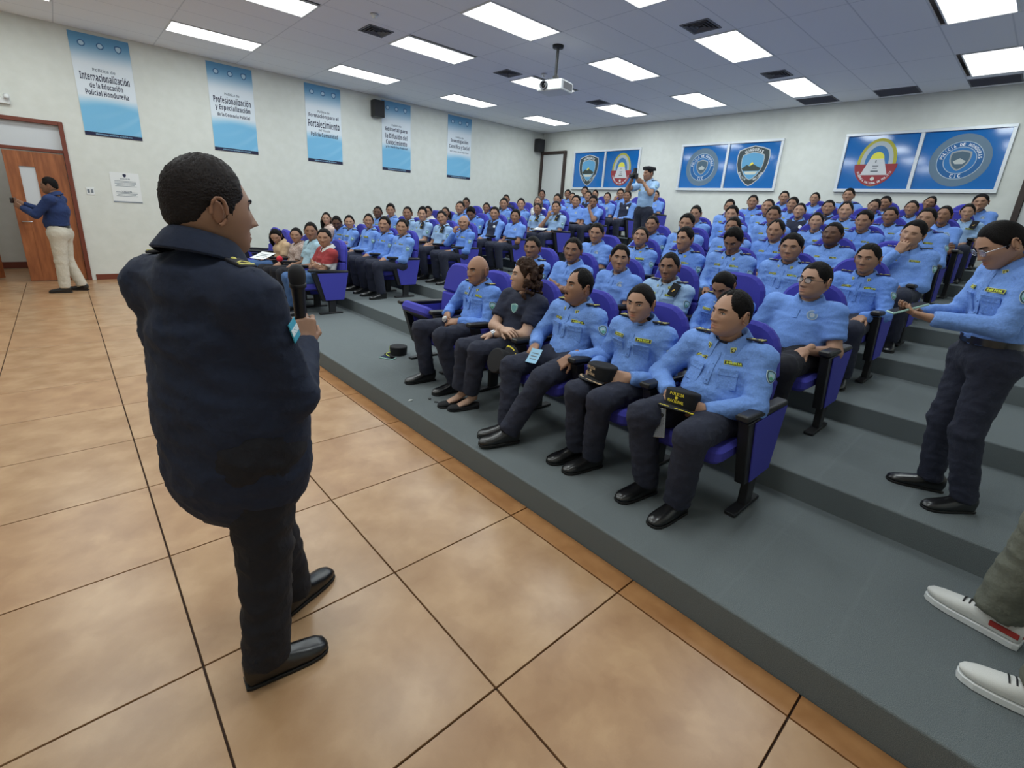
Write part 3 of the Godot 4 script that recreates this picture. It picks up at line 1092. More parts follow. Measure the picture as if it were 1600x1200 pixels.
	for k in 9:
		part(nt, "text_line", MB.new().box(Vector3(0, 0.115 - k * 0.022 - (0.08 if k > 4 else 0.0), 0.0026), Vector3(0.31 - (0.05 if k % 4 == 3 else 0.0), 0.008, 0.001)), M.print_grey)
	# light switch
	var sw = thing("light_switch", "small pale double light switch on the wall beside the door frame", "switch", Vector3(XL + 0.005, 1.55, -0.44), PI / 2)
	part(sw, "plate", MB.new().box(Vector3.ZERO, Vector3(0.11, 0.12, 0.01), 0.003), M.white_plastic)
	for s in [-1, 1]:
		part(sw, "rocker", MB.new().box(Vector3(s * 0.024, 0, 0.007), Vector3(0.03, 0.06, 0.008), 0.002, Basis(Vector3.RIGHT, 0.1)), M.print_grey)
	# emergency light above the door
	var em = thing("emergency_light", "white twin emergency light on the wall above the wooden door", "lamp", Vector3(XL + 0.03, 2.83, 0.43), PI / 2)
	part(em, "housing", MB.new().box(Vector3.ZERO, Vector3(0.2, 0.09, 0.06), 0.01), M.white_plastic)
	for s in [-1, 1]:
		part(em, "lamp_head", MB.new().lathe([Vector2(0, 0), Vector2(0.03, 0), Vector2(0.04, 0.05), Vector2(0, 0.052)], 14, Transform3D(Basis(Vector3.RIGHT, 1.3), Vector3(s * 0.07, 0.05, 0.03))), M.white_plastic)
	# loudspeakers
	for k in 2:
		var z: float = [-5.9, -11.33][k]
		var y: float = [3.79, 3.70][k]
		var sp = thing("wall_loudspeaker", ["black box loudspeaker on the wall between two banners", "black box loudspeaker high in the far corner by the white door"][k], "loudspeaker", Vector3(XL + 0.13, y, z), PI / 2)
		part(sp, "cabinet", MB.new().box(Vector3.ZERO, Vector3(0.26, 0.36, 0.2), 0.01), M.black_plastic)
		part(sp, "grille", MB.new().box(Vector3(0, 0, 0.102), Vector3(0.23, 0.33, 0.01), 0.004), M.grille_dark)
		part(sp, "bracket", MB.new().box(Vector3(0, 0, -0.115), Vector3(0.05, 0.12, 0.03), 0.003), M.black_metal)
	# projector under the ceiling
	var pj = thing("projector", "white projector hanging from the ceiling on a black pole", "projector", Vector3(-5.77, 0, -5.94), 0.2)
	part(pj, "ceiling_plate", MB.new().lathe([Vector2(0, YC), Vector2(0.085, YC), Vector2(0.08, YC - 0.04), Vector2(0, YC - 0.045)], 20), M.black_metal)
	part(pj, "pole", MB.new().tube([Vector3(0, YC - 0.04, 0), Vector3(0, 3.62, 0)], [0.022], 12), M.black_metal)
	part(pj, "bracket", MB.new().box(Vector3(0, 3.615, 0), Vector3(0.2, 0.03, 0.16), 0.005).box(Vector3(0, 3.65, 0), Vector3(0.07, 0.06, 0.07), 0.005), M.black_metal)
	var pb = part(pj, "case", MB.new().box(Vector3(0, 3.52, 0), Vector3(0.46, 0.16, 0.36), 0.03), M.white_plastic)
	part(pb, "vent_panel", MB.new().box(Vector3(0.226, 3.52, 0), Vector3(0.012, 0.1, 0.26), 0.003), M.grille)
	part(pb, "lens_ring", MB.new().lathe([Vector2(0.05, 0.0), Vector2(0.062, 0.0), Vector2(0.062, 0.05), Vector2(0.05, 0.05), Vector2(0.045, 0.01)], 20, Transform3D(Basis(Vector3.RIGHT, PI / 2), Vector3(-0.08, 3.52, 0.165))), M.grille)
	part(pb, "lens", MB.new().ellipsoid(Vector3(-0.08, 3.52, 0.18), Vector3(0.046, 0.046, 0.02)), M.screen_black)
	for k in 2:
		var p: Vector3 = [Vector3(-6.95, YC - 0.01, -3.55), Vector3(-7.0, YC - 0.01, -6.9)][k]
		var sk = thing("smoke_detector", ["small white ceiling detector beside the vent over the stage edge", "small white ceiling detector near the projector"][k], "detector", p)
		part(sk, "base", MB.new().lathe([Vector2(0, 0.006), Vector2(0.055, 0.006), Vector2(0.05, -0.015), Vector2(0.0, -0.018)], 16), M.white_plastic)
		part(sk, "sensor", MB.new().lathe([Vector2(0.03, -0.014), Vector2(0.028, -0.04), Vector2(0, -0.044)], 14), M.white_plastic)


# ------------------------------------------------------------------ seats
func rounded(w0: float, w1: float, y0: float, y1: float, r0: float, r1: float) -> PackedVector2Array:
	var p := PackedVector2Array()
	var cs := [[Vector2(w0 / 2 - r0, y0 + r0), r0, -PI / 2], [Vector2(w1 / 2 - r1, y1 - r1), r1, 0.0], [Vector2(-w1 / 2 + r1, y1 - r1), r1, PI / 2], [Vector2(-w0 / 2 + r0, y0 + r0), r0, PI]]
	for c in cs:
		for i in 6:
			var a: float = c[2] + PI / 2 * i / 5.0
			p.append(c[0] + Vector2(cos(a), sin(a)) * c[1])
	return p


const ORD := ["", "first", "second", "third", "fourth", "fifth", "sixth", "seventh", "eighth"]


func build_seats() -> void:
	var lean := Basis(Vector3.RIGHT, -0.12)
	var upper := MB.new().prism(rounded(0.47, 0.43, 0.245, 0.535, 0.02, 0.165), 0.0, 0.075, Transform3D(), 0.022).mesh()
	var lower := MB.new().prism(rounded(0.46, 0.47, -0.06, 0.24, 0.04, 0.02), 0.0, 0.08, Transform3D(), 0.022).mesh()
	var shell := MB.new().prism(rounded(0.45, 0.41, -0.05, 0.52, 0.04, 0.16), -0.022, 0.005, Transform3D(), 0.01).mesh()
	var pan := MB.new().prism(rounded(0.47, 0.46, -0.02, 0.43, 0.05, 0.06), -0.03, 0.06, Transform3D(Basis(Vector3.RIGHT, PI / 2), Vector3.ZERO), 0.022).mesh()
	var tray := MB.new().prism(rounded(0.44, 0.42, -0.02, 0.40, 0.05, 0.06), 0.03, 0.055, Transform3D(Basis(Vector3.RIGHT, PI / 2), Vector3(0, -0.012, 0)), 0.006).mesh()
	# the side standard: a black frame with a blue trapezium panel, an arm pad, a leg and a foot bar
	var side_poly := PackedVector2Array([Vector2(-0.25, 0.555), Vector2(0.17, 0.555), Vector2(0.075, 0.19), Vector2(-0.18, 0.19)])
	var black_poly := PackedVector2Array([Vector2(-0.25, 0.56), Vector2(0.24, 0.56), Vector2(0.12, 0.185), Vector2(-0.18, 0.185)])
	var turn := Transform3D(Basis(Vector3.UP, PI / 2) * Basis.from_scale(Vector3(-1, 1, 1)), Vector3.ZERO)
	var panel := MB.new().prism(side_poly, 0.026, 0.036, turn, 0.004).prism(side_poly, -0.036, -0.026, turn, 0.004).mesh()
	var frame := MB.new().prism(black_poly, -0.027, 0.027, turn, 0.004).mesh()
	var pad := MB.new().box(Vector3(0, 0.578, 0.01), Vector3(0.072, 0.04, 0.54), 0.014, Basis(Vector3.RIGHT, -0.05)).mesh()
	var leg := MB.new().box(Vector3(0, 0.1, -0.02), Vector3(0.045, 0.19, 0.09), 0.006).mesh()
	var foot := MB.new().box(Vector3(0, 0.012, 0.0), Vector3(0.06, 0.022, 0.32), 0.006).mesh()
	for sec in 2:
		for row in range(1, ROWS + 1):
			for k in 6:
				var x: float = [-1.0625, -6.6925][sec] - 0.545 * k
				var where: String = "%s row, %s seat from the %s" % [ORD[row], ORD[k + 1], ["outer steps", "banner-side aisle"][sec]]
				var empty := sec == 0 and row == 1 and k == 5
				var lab := "purple-blue folding auditorium seat, " + where
				if empty:
					lab = "empty purple-blue auditorium seat with its pan tipped up, front row"
				var t = thing("auditorium_seat", lab, "seat", Vector3(x, tread_y(row), row_z(row)), 0, "blue auditorium seats")
				var bx := Transform3D(lean, Vector3(0, 0.44, -0.235))
				var back = part(t, "backrest", lower, M.seat_cloth, bx)
				part(back, "head_cushion", upper, M.seat_cloth)
				part(t, "back_shell", shell, M.seat_panel, bx)
				var px := Transform3D(Basis(), Vector3(0, 0.385, -0.09))
				if empty:
					px = Transform3D(Basis(Vector3.RIGHT, -0.55), Vector3(0, 0.385, -0.09))
				var pn = part(t, "seat_pan", pan, M.seat_cloth, px)
				part(pn, "pan_tray", tray, M.black_plastic)
				for s in ([1, -1] if k == 5 else [1]):
					var st = part(t, "side_standard", frame, M.black_plastic, Transform3D(Basis(), Vector3(s * 0.2725, 0, 0)))
					part(st, "side_panel", panel, M.seat_panel)
					part(st, "arm_pad", pad, M.black_plastic)
					part(st, "leg", leg, M.black_metal)
					part(st, "foot_bar", foot, M.black_metal)


# ------------------------------------------------------------------ heads
# a point of the head: th runs round from the face, ph up from the chin side
func bell(x: float, s: float) -> float:
	return exp(-(x * x) / (s * s))


func head_point(th: float, ph: float, q: Dictionary) -> Vector3:
	var ux := cos(ph) * sin(th)
	var uy := sin(ph)
	var uz := cos(ph) * cos(th)
	var x: float = ux * q.w
	var y: float = uy * q.h
	var z: float = uz * q.d
	var low := smoothstep(0.05, 1.0, -uy)
	x *= lerpf(1.0, q.jaw, low) * (1.0 - 0.06 * smoothstep(0.3, 1.0, uy))
	if uz < 0.0:
		z *= lerpf(1.0, 0.62, smoothstep(0.15, 0.85, -uy))
	else:
		# squarer cheeks and a chin that comes forward
		x *= 1.0 + 0.10 * smoothstep(0.2, 0.75, -uy) * smoothstep(0.0, 0.6, uz) * q.cheek
		z += 0.034 * smoothstep(0.35, 0.88, -uy) * bell(ux, 0.62) * smoothstep(0.0, 0.35, uz)
		z -= 0.004 * smoothstep(0.2, 0.9, uy)
		var ax := absf(ux)
		var fw := smoothstep(0.1, 0.5, uz)
		z += fw * 0.0045 * bell(ax - 0.34, 0.3) * bell(uy - 0.21, 0.08)
		z -= fw * 0.011 * bell(ax - 0.40, 0.19) * bell(uy - 0.045, 0.10)
		z += fw * 0.004 * bell(ax - 0.40, 0.13) * bell(uy - 0.035, 0.06)
		z += fw * 0.004 * bell(ax - 0.62, 0.22) * bell(uy + 0.2, 0.18)
		var t := clampf((0.15 - uy) / 0.44, 0.0, 1.0)
		var na := 0.0
		if uy > -0.29:
			na = lerpf(0.0, 0.025, t * t * 0.6 + t * 0.4) * smoothstep(0.22, 0.05, uy)
		else:
			na = 0.025 * bell(uy + 0.29, 0.06)
		z += fw * na * q.nose * bell(ux, lerpf(0.10, 0.17, t))
		z += fw * 0.006 * bell(ax - 0.17, 0.08) * bell(uy + 0.29, 0.06)
		z += fw * 0.007 * bell(ux, 0.30) * bell(uy + 0.53, 0.10)
		z -= fw * 0.006 * bell(ux, 0.30) * bell(uy + 0.53, 0.020)
		z -= fw * 0.004 * bell(ux, 0.25) * bell(uy + 0.68, 0.05)
	return Vector3(x, y, z)


func head_dims(kind: String) -> Dictionary:
	var q := {"w": 0.082, "h": 0.121, "d": 0.098, "jaw": 0.76, "nose": 1.0, "cheek": 1.0}
	match kind:
		"m2":
			q.merge({"w": 0.089, "jaw": 0.86, "cheek": 1.6, "nose": 1.1}, true)
		"m3":
			q.merge({"w": 0.078, "jaw": 0.72, "nose": 1.15, "h": 0.125}, true)
		"m4":
			q.merge({"w": 0.085, "jaw": 0.81, "nose": 1.15, "cheek": 1.2}, true)
		"f1":
			q.merge({"w": 0.074, "h": 0.117, "d": 0.094, "jaw": 0.68, "nose": 0.8, "cheek": 0.8}, true)
		"f2":
			q.merge({"w": 0.078, "h": 0.115, "d": 0.095, "jaw": 0.74, "nose": 0.85, "cheek": 1.3}, true)
	return q


# longitudes crowd together on the face
func lon(i: int, n: int) -> float:
	var t := float(i) / n * 2.0 - 1.0
	return PI * (0.45 * t + 0.55 * t * t * t)


func lat(j: int, n: int) -> float:
	var t := float(j) / (n - 1) * 2.0 - 1.0
	return PI / 2 * (t * 0.82 + 0.18 * t * t * t) if absf(t) < 1.0 else PI / 2 * t


func head_mesh(kind: String, fine: bool) -> MB:
	var key := "head %s %s" % [kind, fine]
	if made.has(key):
		return made[key]
	var q := head_dims(kind)
	var w := 84 if fine else 48
	var h := 66 if fine else 38
	var fem := kind.begins_with("f")
	var pts := PackedVector3Array()
	var cols := PackedColorArray()
	for j in h:
		var ph := lat(j, h)
		for i in w:
			var th := lon(i, w)
			pts.append(head_point(th, ph, q))
			var ux := cos(ph) * sin(th)
			var uy := sin(ph)
			var uz := cos(ph) * cos(th)
			var c := Color(1, 1, 1)
			if uz > 0.2:
				var ax := absf(ux)
				var lips := bell(ux, 0.24) * bell(uy + 0.53, 0.065)
				c = c.lerp(Color(0.80, 0.42, 0.42) if fem else Color(0.86, 0.58, 0.56), clampf(lips * 1.3, 0, 1) * 0.85)
				var by := 0.205 - 0.10 * maxf(ax - 0.42, 0.0) - (0.0 if fem else 0.012)
				var brow := smoothstep(0.13, 0.2, ax) * (1.0 - smoothstep(0.58, 0.68, ax)) * bell(uy - by, 0.028 if fem else 0.036)
				c = c.lerp(Color(0.10, 0.08, 0.07), brow * 0.85)
				if not fine:
					var eye := bell(ax - 0.40, 0.15) * bell(uy - 0.045, 0.05)
					c = c.lerp(Color(0.10, 0.07, 0.06), clampf(eye * 1.2, 0, 1) * 0.8)
			cols.append(c)
	var mb := MB.new()
	mb.sheet(pts, w, h, true, Vector3.ZERO)
	mb.c = cols
	# ears: a rim and a bowl
	for s in [-1, 1]:
		var o := Vector3(s * (q.w * 0.97), 0.0, -0.012)
		var rim := []
		var rr := []
		for k in 11:
			var a := lerpf(-0.5, 4.4, k / 10.0)
			var e := Vector3(s * (0.008 + 0.006 * sin(a * 0.7)), 0.032 * sin(a + 0.35), -0.017 * cos(a) * -1.0 - 0.006 * sin(a))
			rim.append(o + Vector3(e.x, e.y, -e.z * 0.9))
			rr.append(0.0045 if k < 9 else 0.006)
		mb.col = Color(1, 0.93, 0.9)
		mb.tube(rim, rr, 6)
		mb.ellipsoid(o + Vector3(s * 0.004, -0.002, -0.001), Vector3(0.006, 0.027, 0.014), Basis(), 8, 6)
	mb.col = Color(1, 1, 1)
	made[key] = mb
	return mb


# how thick the hair stands at a place of the head; below zero it stays inside
func hair_thick(style: String, th: float, uy: float) -> float:
	var a := absf(th)
	var line := 0.0
	match style:
		"bald":
			line = 2.0
			if a > 1.1:
				var s0 := smoothstep(-0.55, -0.48, uy) * (1.0 - smoothstep(0.16, 0.3, uy)) * smoothstep(1.1, 1.3, a)
				return lerpf(-0.006, 0.0010, s0)
			return -0.006
		"receding":
			line = 0.70 + 0.06 * sin(a * 4.5) * float(a < 0.7)
		"high":
			line = 0.76
		_:
			line = 0.62
	if style in ["slick", "bun", "pony", "curly", "long"]:
		line = 0.66 - 0.02 * cos(a * 3.0)
	var woman := style in ["slick", "bun", "pony", "curly", "long"]
	var pts := [[0.0, line], [0.5, line + (0.08 if style in ["receding", "high"] else (-0.04 if woman else 0.03))], [0.74, 0.5 if woman else 0.52], [0.92, 0.30 if woman else 0.24], [1.2, 0.12], [1.36, -0.14], [1.62, 0.16], [1.85, 0.0 if woman else 0.08], [2.15, -0.42 if woman else -0.24], [PI, -0.56 if woman else -0.42]]
	var lim := -0.42
	for i in pts.size() - 1:
		if a <= pts[i + 1][0]:
			lim = lerpf(pts[i][1], pts[i + 1][1], (a - pts[i][0]) / (pts[i + 1][0] - pts[i][0]))
			break
	var s := smoothstep(-0.015, 0.05, uy - lim)
	var thick := 0.010
	match style:
		"short", "receding", "high":
			thick = lerpf(0.0025, 0.013, smoothstep(-0.1, 0.75, uy))
		"brush":
			thick = lerpf(0.003, 0.019, smoothstep(0.0, 0.65, uy))
		"crop":
			thick = lerpf(0.0015, 0.007, smoothstep(-0.1, 0.7, uy))
		"curly":
			thick = 0.026
	thick *= lerpf(0.3, 1.0, smoothstep(0.0, 0.30, uy - lim))
	return lerpf(-0.006, thick, s)


func hair_mesh(style: String, kind: String, fine: bool) -> MB:
	var key := "hair %s %s %s" % [style, kind, fine]
	if made.has(key):
		return made[key]
	var q := head_dims(kind)
	var w := 84 if fine else 48
	var h := 56 if fine else 34
	var pts := PackedVector3Array()
	var hid := PackedByteArray()
	var amp := 0.0035
	if style == "curly":
		amp = 0.016
	elif style in ["slick", "bun", "pony"]:
		amp = 0.0008
	for j in h:
		var ph := lerpf(-PI * 0.28, PI / 2, float(j) / (h - 1))
		for i in w:
			var th := PI * (float(i) / w * 2.0 - 1.0)
			var tk := hair_thick(style, th, sin(ph))
			var p := head_point(th, ph, q)
			var o := Vector3(cos(ph) * sin(th) / q.w, sin(ph) / q.h, cos(ph) * cos(th) / q.d).normalized()
			if tk > 0.0:
				tk += amp * wrinkle.get_noise_3dv(p * (60.0 if style == "curly" else 150.0)) * minf(1.0, tk / 0.006)
			pts.append(p + o * tk)
			hid.append(1 if tk < -0.0055 else 0)
	var mb := MB.new()
	mb.sheet(pts, w, h, true, Vector3.ZERO, hid)
	match style:
		"bun":
			mb.ellipsoid(Vector3(0, 0.0, -q.d - 0.022), Vector3(0.040, 0.038, 0.030), Basis(), 14, 10)
		"slick":
			mb.ellipsoid(Vector3(0, -0.035, -q.d - 0.006), Vector3(0.036, 0.040, 0.026), Basis(), 14, 10)
		"pony":
			mb.ellipsoid(Vector3(0, 0.01, -q.d - 0.01), Vector3(0.025, 0.025, 0.022), Basis(), 12, 8)
			mb.tube([Vector3(0, 0.01, -q.d - 0.02), Vector3(0, -0.03, -q.d - 0.045), Vector3(0, -0.11, -q.d - 0.035), Vector3(0, -0.19, -q.d - 0.015)], [0.018, 0.026, 0.022, 0.006], 10)
		"long":
			for s in [-1, 1]:
				mb.tube([Vector3(s * 0.066, 0.03, -0.02), Vector3(s * 0.082, -0.06, -0.02), Vector3(s * 0.080, -0.15, -0.005), Vector3(s * 0.066, -0.22, 0.01)], [Vector2(0.03, 0.018), Vector2(0.036, 0.02), Vector2(0.03, 0.018), 0.008], 10)
			mb.tube([Vector3(0, 0.04, -0.085), Vector3(0, -0.08, -0.095), Vector3(0, -0.2, -0.085)], [Vector2(0.07, 0.03), Vector2(0.075, 0.03), Vector2(0.05, 0.012)], 14)
		"curly":
			var f := Field.new()
			var rg := RandomNumberGenerator.new()
			rg.seed = 5
			for k in 85:
				var a := rg.randf_range(1.2, TAU - 1.2)
				var yy := rg.randf_range(-0.17, 0.11)
				var p := Vector3(sin(a) * (q.w + 0.022), yy, cos(a) * (q.d + 0.020) - 0.014)
				if yy < -0.04:
					p.z -= 0.012
				f.add(p, p + Vector3(rg.randf_range(-1, 1), rg.randf_range(-1.6, 0.6), rg.randf_range(-1, 1)) * 0.016, rg.randf_range(0.015, 0.024), 0.013, 0.008)
			f.mesh(mb, 0.005, wrinkle, 0.005, Vector3(90, 60, 90))
	made[key] = mb
	return mb


# eyeballs set in the sockets, iris, upper lash line
func eyes_mesh(kind: String, shut := false) -> MB:
	var q := head_dims(kind)
	var mb := MB.new()
	for s in [-1, 1]:
		var th := asin(0.40)
		var p := head_point(s * th, 0.040, q)
		var back := Vector3(s * 0.12, 0, -1).normalized()
		if not shut:
			mb.col = Color(0.56, 0.52, 0.50)
			mb.ellipsoid(p + back * 0.0055, Vector3(0.0135, 0.0062, 0.0078), Basis(Vector3.UP, s * 0.35), 14, 8)
			mb.col = Color(0.035, 0.022, 0.016)
			mb.ellipsoid(p + back * 0.0050 + Vector3(-s * 0.0005, 0.0005, 0), Vector3(0.0062, 0.0062, 0.0088), Basis(Vector3.UP, s * 0.2), 12, 8)
		mb.col = Color(0.02, 0.015, 0.013)
		var arc := []
		for k in 7:
			var u := k / 6.0 * 2.0 - 1.0
			arc.append(head_point(s * (th + u * 0.185), 0.040 + (0.062 if not shut else -0.02) * (1.0 - u * u) - 0.012, q) + Vector3(0, 0, 0.0012))
		mb.tube(arc, [0.0010, 0.0017, 0.0020, 0.0022, 0.0022, 0.0018, 0.0010], 5)
	return mb


func brow_mesh(kind: String) -> MB:
	var q := head_dims(kind)
	var mb := MB.new()
	for s in [-1, 1]:
		var arc := []
		for k in 7:
			var u := k / 6.0
			arc.append(head_point(s * lerpf(0.17, 0.70, u), asin(0.185 + 0.05 * sin(u * 2.4)), q) + Vector3(0, 0, 0.0006))
		mb.tube(arc, [Vector2(0.002, 0.003), Vector2(0.0024, 0.0044), Vector2(0.0024, 0.0044), Vector2(0.0022, 0.004), Vector2(0.002, 0.0034), Vector2(0.0018, 0.0026), Vector2(0.001, 0.001)], 6)
	return mb


func moustache_mesh(kind: String, beard: bool) -> MB:
	var q := head_dims(kind)
	var mb := MB.new()
	var arc := []
	for k in 9:
		var u := k / 8.0 * 2.0 - 1.0
		arc.append(head_point(u * 0.34, asin(-0.425 - 0.05 * u * u), q) + Vector3(0, 0, 0.001))
	mb.tube(arc, [0.0012, 0.003, 0.0044, 0.0046, 0.004, 0.0046, 0.0044, 0.003, 0.0012], 6)
	if beard:
		mb.ellipsoid(head_point(0, asin(-0.80), q), Vector3(0.017, 0.014, 0.005), Basis(), 10, 6)
	return mb


func glasses_mesh(kind: String, thin: bool) -> Array:
	var q := head_dims(kind)
	var fr := MB.new()
	var ln := MB.new()
	var zz: float = head_point(0, asin(0.06), q).z + 0.008
	for s in [-1, 1]:
		var ring := []
		for k in 17:
			var a := TAU * k / 16.0
			var e := Vector2(cos(a), sin(a))
			ring.append(Vector3(s * 0.032 + signf(e.x) * pow(absf(e.x), 0.7) * 0.024, 0.002 + signf(e.y) * pow(absf(e.y), 0.7) * 0.0165, zz - 0.004 - absf(s * 0.032 + e.x * 0.024) * 0.10))
		fr.tube(ring, [0.0011 if thin else 0.0021], 6, false)
		fr.tube([Vector3(s * 0.056, 0.006, zz - 0.010), Vector3(s * (q.w + 0.003), 0.008, 0.045), Vector3(s * (q.w + 0.004), 0.008, -0.005), Vector3(s * (q.w + 0.002), -0.012, -0.022)], [0.0014 if thin else 0.002], 6)
		ln.ellipsoid(Vector3(s * 0.032, 0.002, zz - 0.008), Vector3(0.022, 0.015, 0.0008), Basis(Vector3.UP, s * 0.1), 14, 6)
	fr.tube([Vector3(-0.009, 0.004, zz - 0.005), Vector3(0, 0.007, zz - 0.002), Vector3(0.009, 0.004, zz - 0.005)], [0.0013], 6)
	return [fr, ln]


# ------------------------------------------------------------------ bodies
func elbow(s: Vector3, w: Vector3, l1: float, l2: float, pole: Vector3) -> Vector3:
	var d := w - s
	var l := clampf(d.length(), 0.05, l1 + l2 - 0.004)
	var dir := d.normalized()
	var a := (l1 * l1 - l2 * l2 + l * l) / (2.0 * l)
	var h := sqrt(maxf(l1 * l1 - a * a, 0.0))
	return s + dir * a + (pole - dir * pole.dot(dir)).normalized() * h


func seated(o := {}) -> Dictionary:
	var r := {
		"P": Vector3(0, 0.475, 0.0), "Wst": Vector3(0, 0.60, -0.045), "Ch": Vector3(0, 0.745, -0.075), "N": Vector3(0, 0.862, -0.085), "Hc": Vector3(0, 1.015, -0.05),
		"S": [Vector3(0.168, 0.815, -0.075), Vector3(-0.168, 0.815, -0.075)], "W": [Vector3(0.05, 0.545, 0.235), Vector3(-0.06, 0.555, 0.225)],
		"J": [Vector3(0.09, 0.475, 0.03), Vector3(-0.09, 0.475, 0.03)], "K": [Vector3(0.125, 0.475, 0.43), Vector3(-0.125, 0.475, 0.43)],
		"A": [Vector3(0.13, 0.085, 0.37), Vector3(-0.13, 0.085, 0.37)], "T": [Vector3(0.15, 0, 1), Vector3(-0.15, 0, 1)],
		"pole": [Vector3(0.6, -0.9, -0.4), Vector3(-0.6, -0.9, -0.4)], "hand": [[Vector3(-0.8, -0.25, 0.5), Vector3(0.1, -1, 0.2), 0.5], [Vector3(0.8, -0.25, 0.5), Vector3(-0.1, -1, 0.2), 0.5]],
		"g": 1.0, "fem": false, "sleeve": "long", "cell": 0.018, "hem": false, "stand": false, "belly": 0.0, "up": 0.27, "fore": 0.25, "crew": false, "vest": false, "shoe": "boot", "leg": 1.0,
	}
	r.merge(o, true)
	return r


func standing(o := {}) -> Dictionary:
	var r := seated({
		"P": Vector3(0, 0.94, 0.0), "Wst": Vector3(0, 1.08, 0.0), "Ch": Vector3(0, 1.27, -0.015), "N": Vector3(0, 1.46, -0.03), "Hc": Vector3(0, 1.60, 0.0),
		"S": [Vector3(0.178, 1.40, -0.02), Vector3(-0.178, 1.40, -0.02)], "W": [Vector3(0.22, 0.88, 0.08), Vector3(-0.22, 0.88, 0.08)],
		"J": [Vector3(0.09, 0.90, 0), Vector3(-0.09, 0.90, 0)], "K": [Vector3(0.105, 0.49, 0.02), Vector3(-0.105, 0.49, 0.02)],
		"A": [Vector3(0.11, 0.085, -0.03), Vector3(-0.11, 0.085, -0.03)], "hand": [[Vector3(0, -1, 0.2), Vector3(-1, 0, 0), 0.4], [Vector3(0, -1, 0.2), Vector3(1, 0, 0), 0.4]],
		"stand": true, "up": 0.29, "fore": 0.265, "pole": [Vector3(0.5, -0.1, -1), Vector3(-0.5, -0.1, -1)],
	})
	r.merge(o, true)
	return r


func hand_field(w: Vector3, fwd: Vector3, palm: Vector3, side: int, curl: float) -> Field:
	# side +1: the person's left hand; thumb on the inner side when the palm faces down
	var f := Field.new()
	fwd = fwd.normalized()
	palm = (palm - fwd * palm.dot(fwd)).normalized()
	var th := fwd.cross(palm).normalized() * (1.0 if side > 0 else -1.0)
	var len := [0.072, 0.080, 0.074, 0.058]
	var rad := [0.0088, 0.0090, 0.0086, 0.0076]
	var spread := [0.10, 0.03, -0.05, -0.13]
	for i in 4:
		var o := 1.5 - i
		var kn := w + fwd * (0.088 - 0.004 * absf(o - 0.5)) + th * (o * 0.0205)
		f.add(w + fwd * 0.012 + th * o * 0.013, kn, 0.0165, 0.0115, 0.014)
		var dir: Vector3 = (fwd + th * spread[i]).normalized()
		var p := kn
		for s in 3:
			var ang: float = curl * [0.75, 1.0, 0.7][s]
			var ax: Vector3 = dir.cross(palm).normalized()
			dir = dir.rotated(ax, ang)
			var l: float = len[i] * [0.46, 0.31, 0.25][s]
			f.add(p, p + dir * l, rad[i] * (1.0 - s * 0.07), rad[i] * (0.93 - s * 0.08), 0.004)
			p += dir * l
	var b := w + fwd * 0.022 + th * 0.024 + palm * 0.006
	var d1 := (fwd * 0.66 + th * 0.62 + palm * (0.25 + curl * 0.3)).normalized()
	var d2 := (fwd * 0.88 + th * (0.30 - curl * 0.3) + palm * (0.25 + curl * 0.4)).normalized()
	f.add(w + fwd * 0.01, b, 0.016, 0.0145, 0.012)
	f.add(b, b + d1 * 0.042, 0.0135, 0.0105, 0.008)
	f.add(b + d1 * 0.042, b + d1 * 0.042 + d2 * 0.034, 0.0105, 0.0085, 0.004)
	f.add(w - fwd * 0.05, w + fwd * 0.02, 0.0235, 0.021, 0.012, Vector3.ONE)
	return f


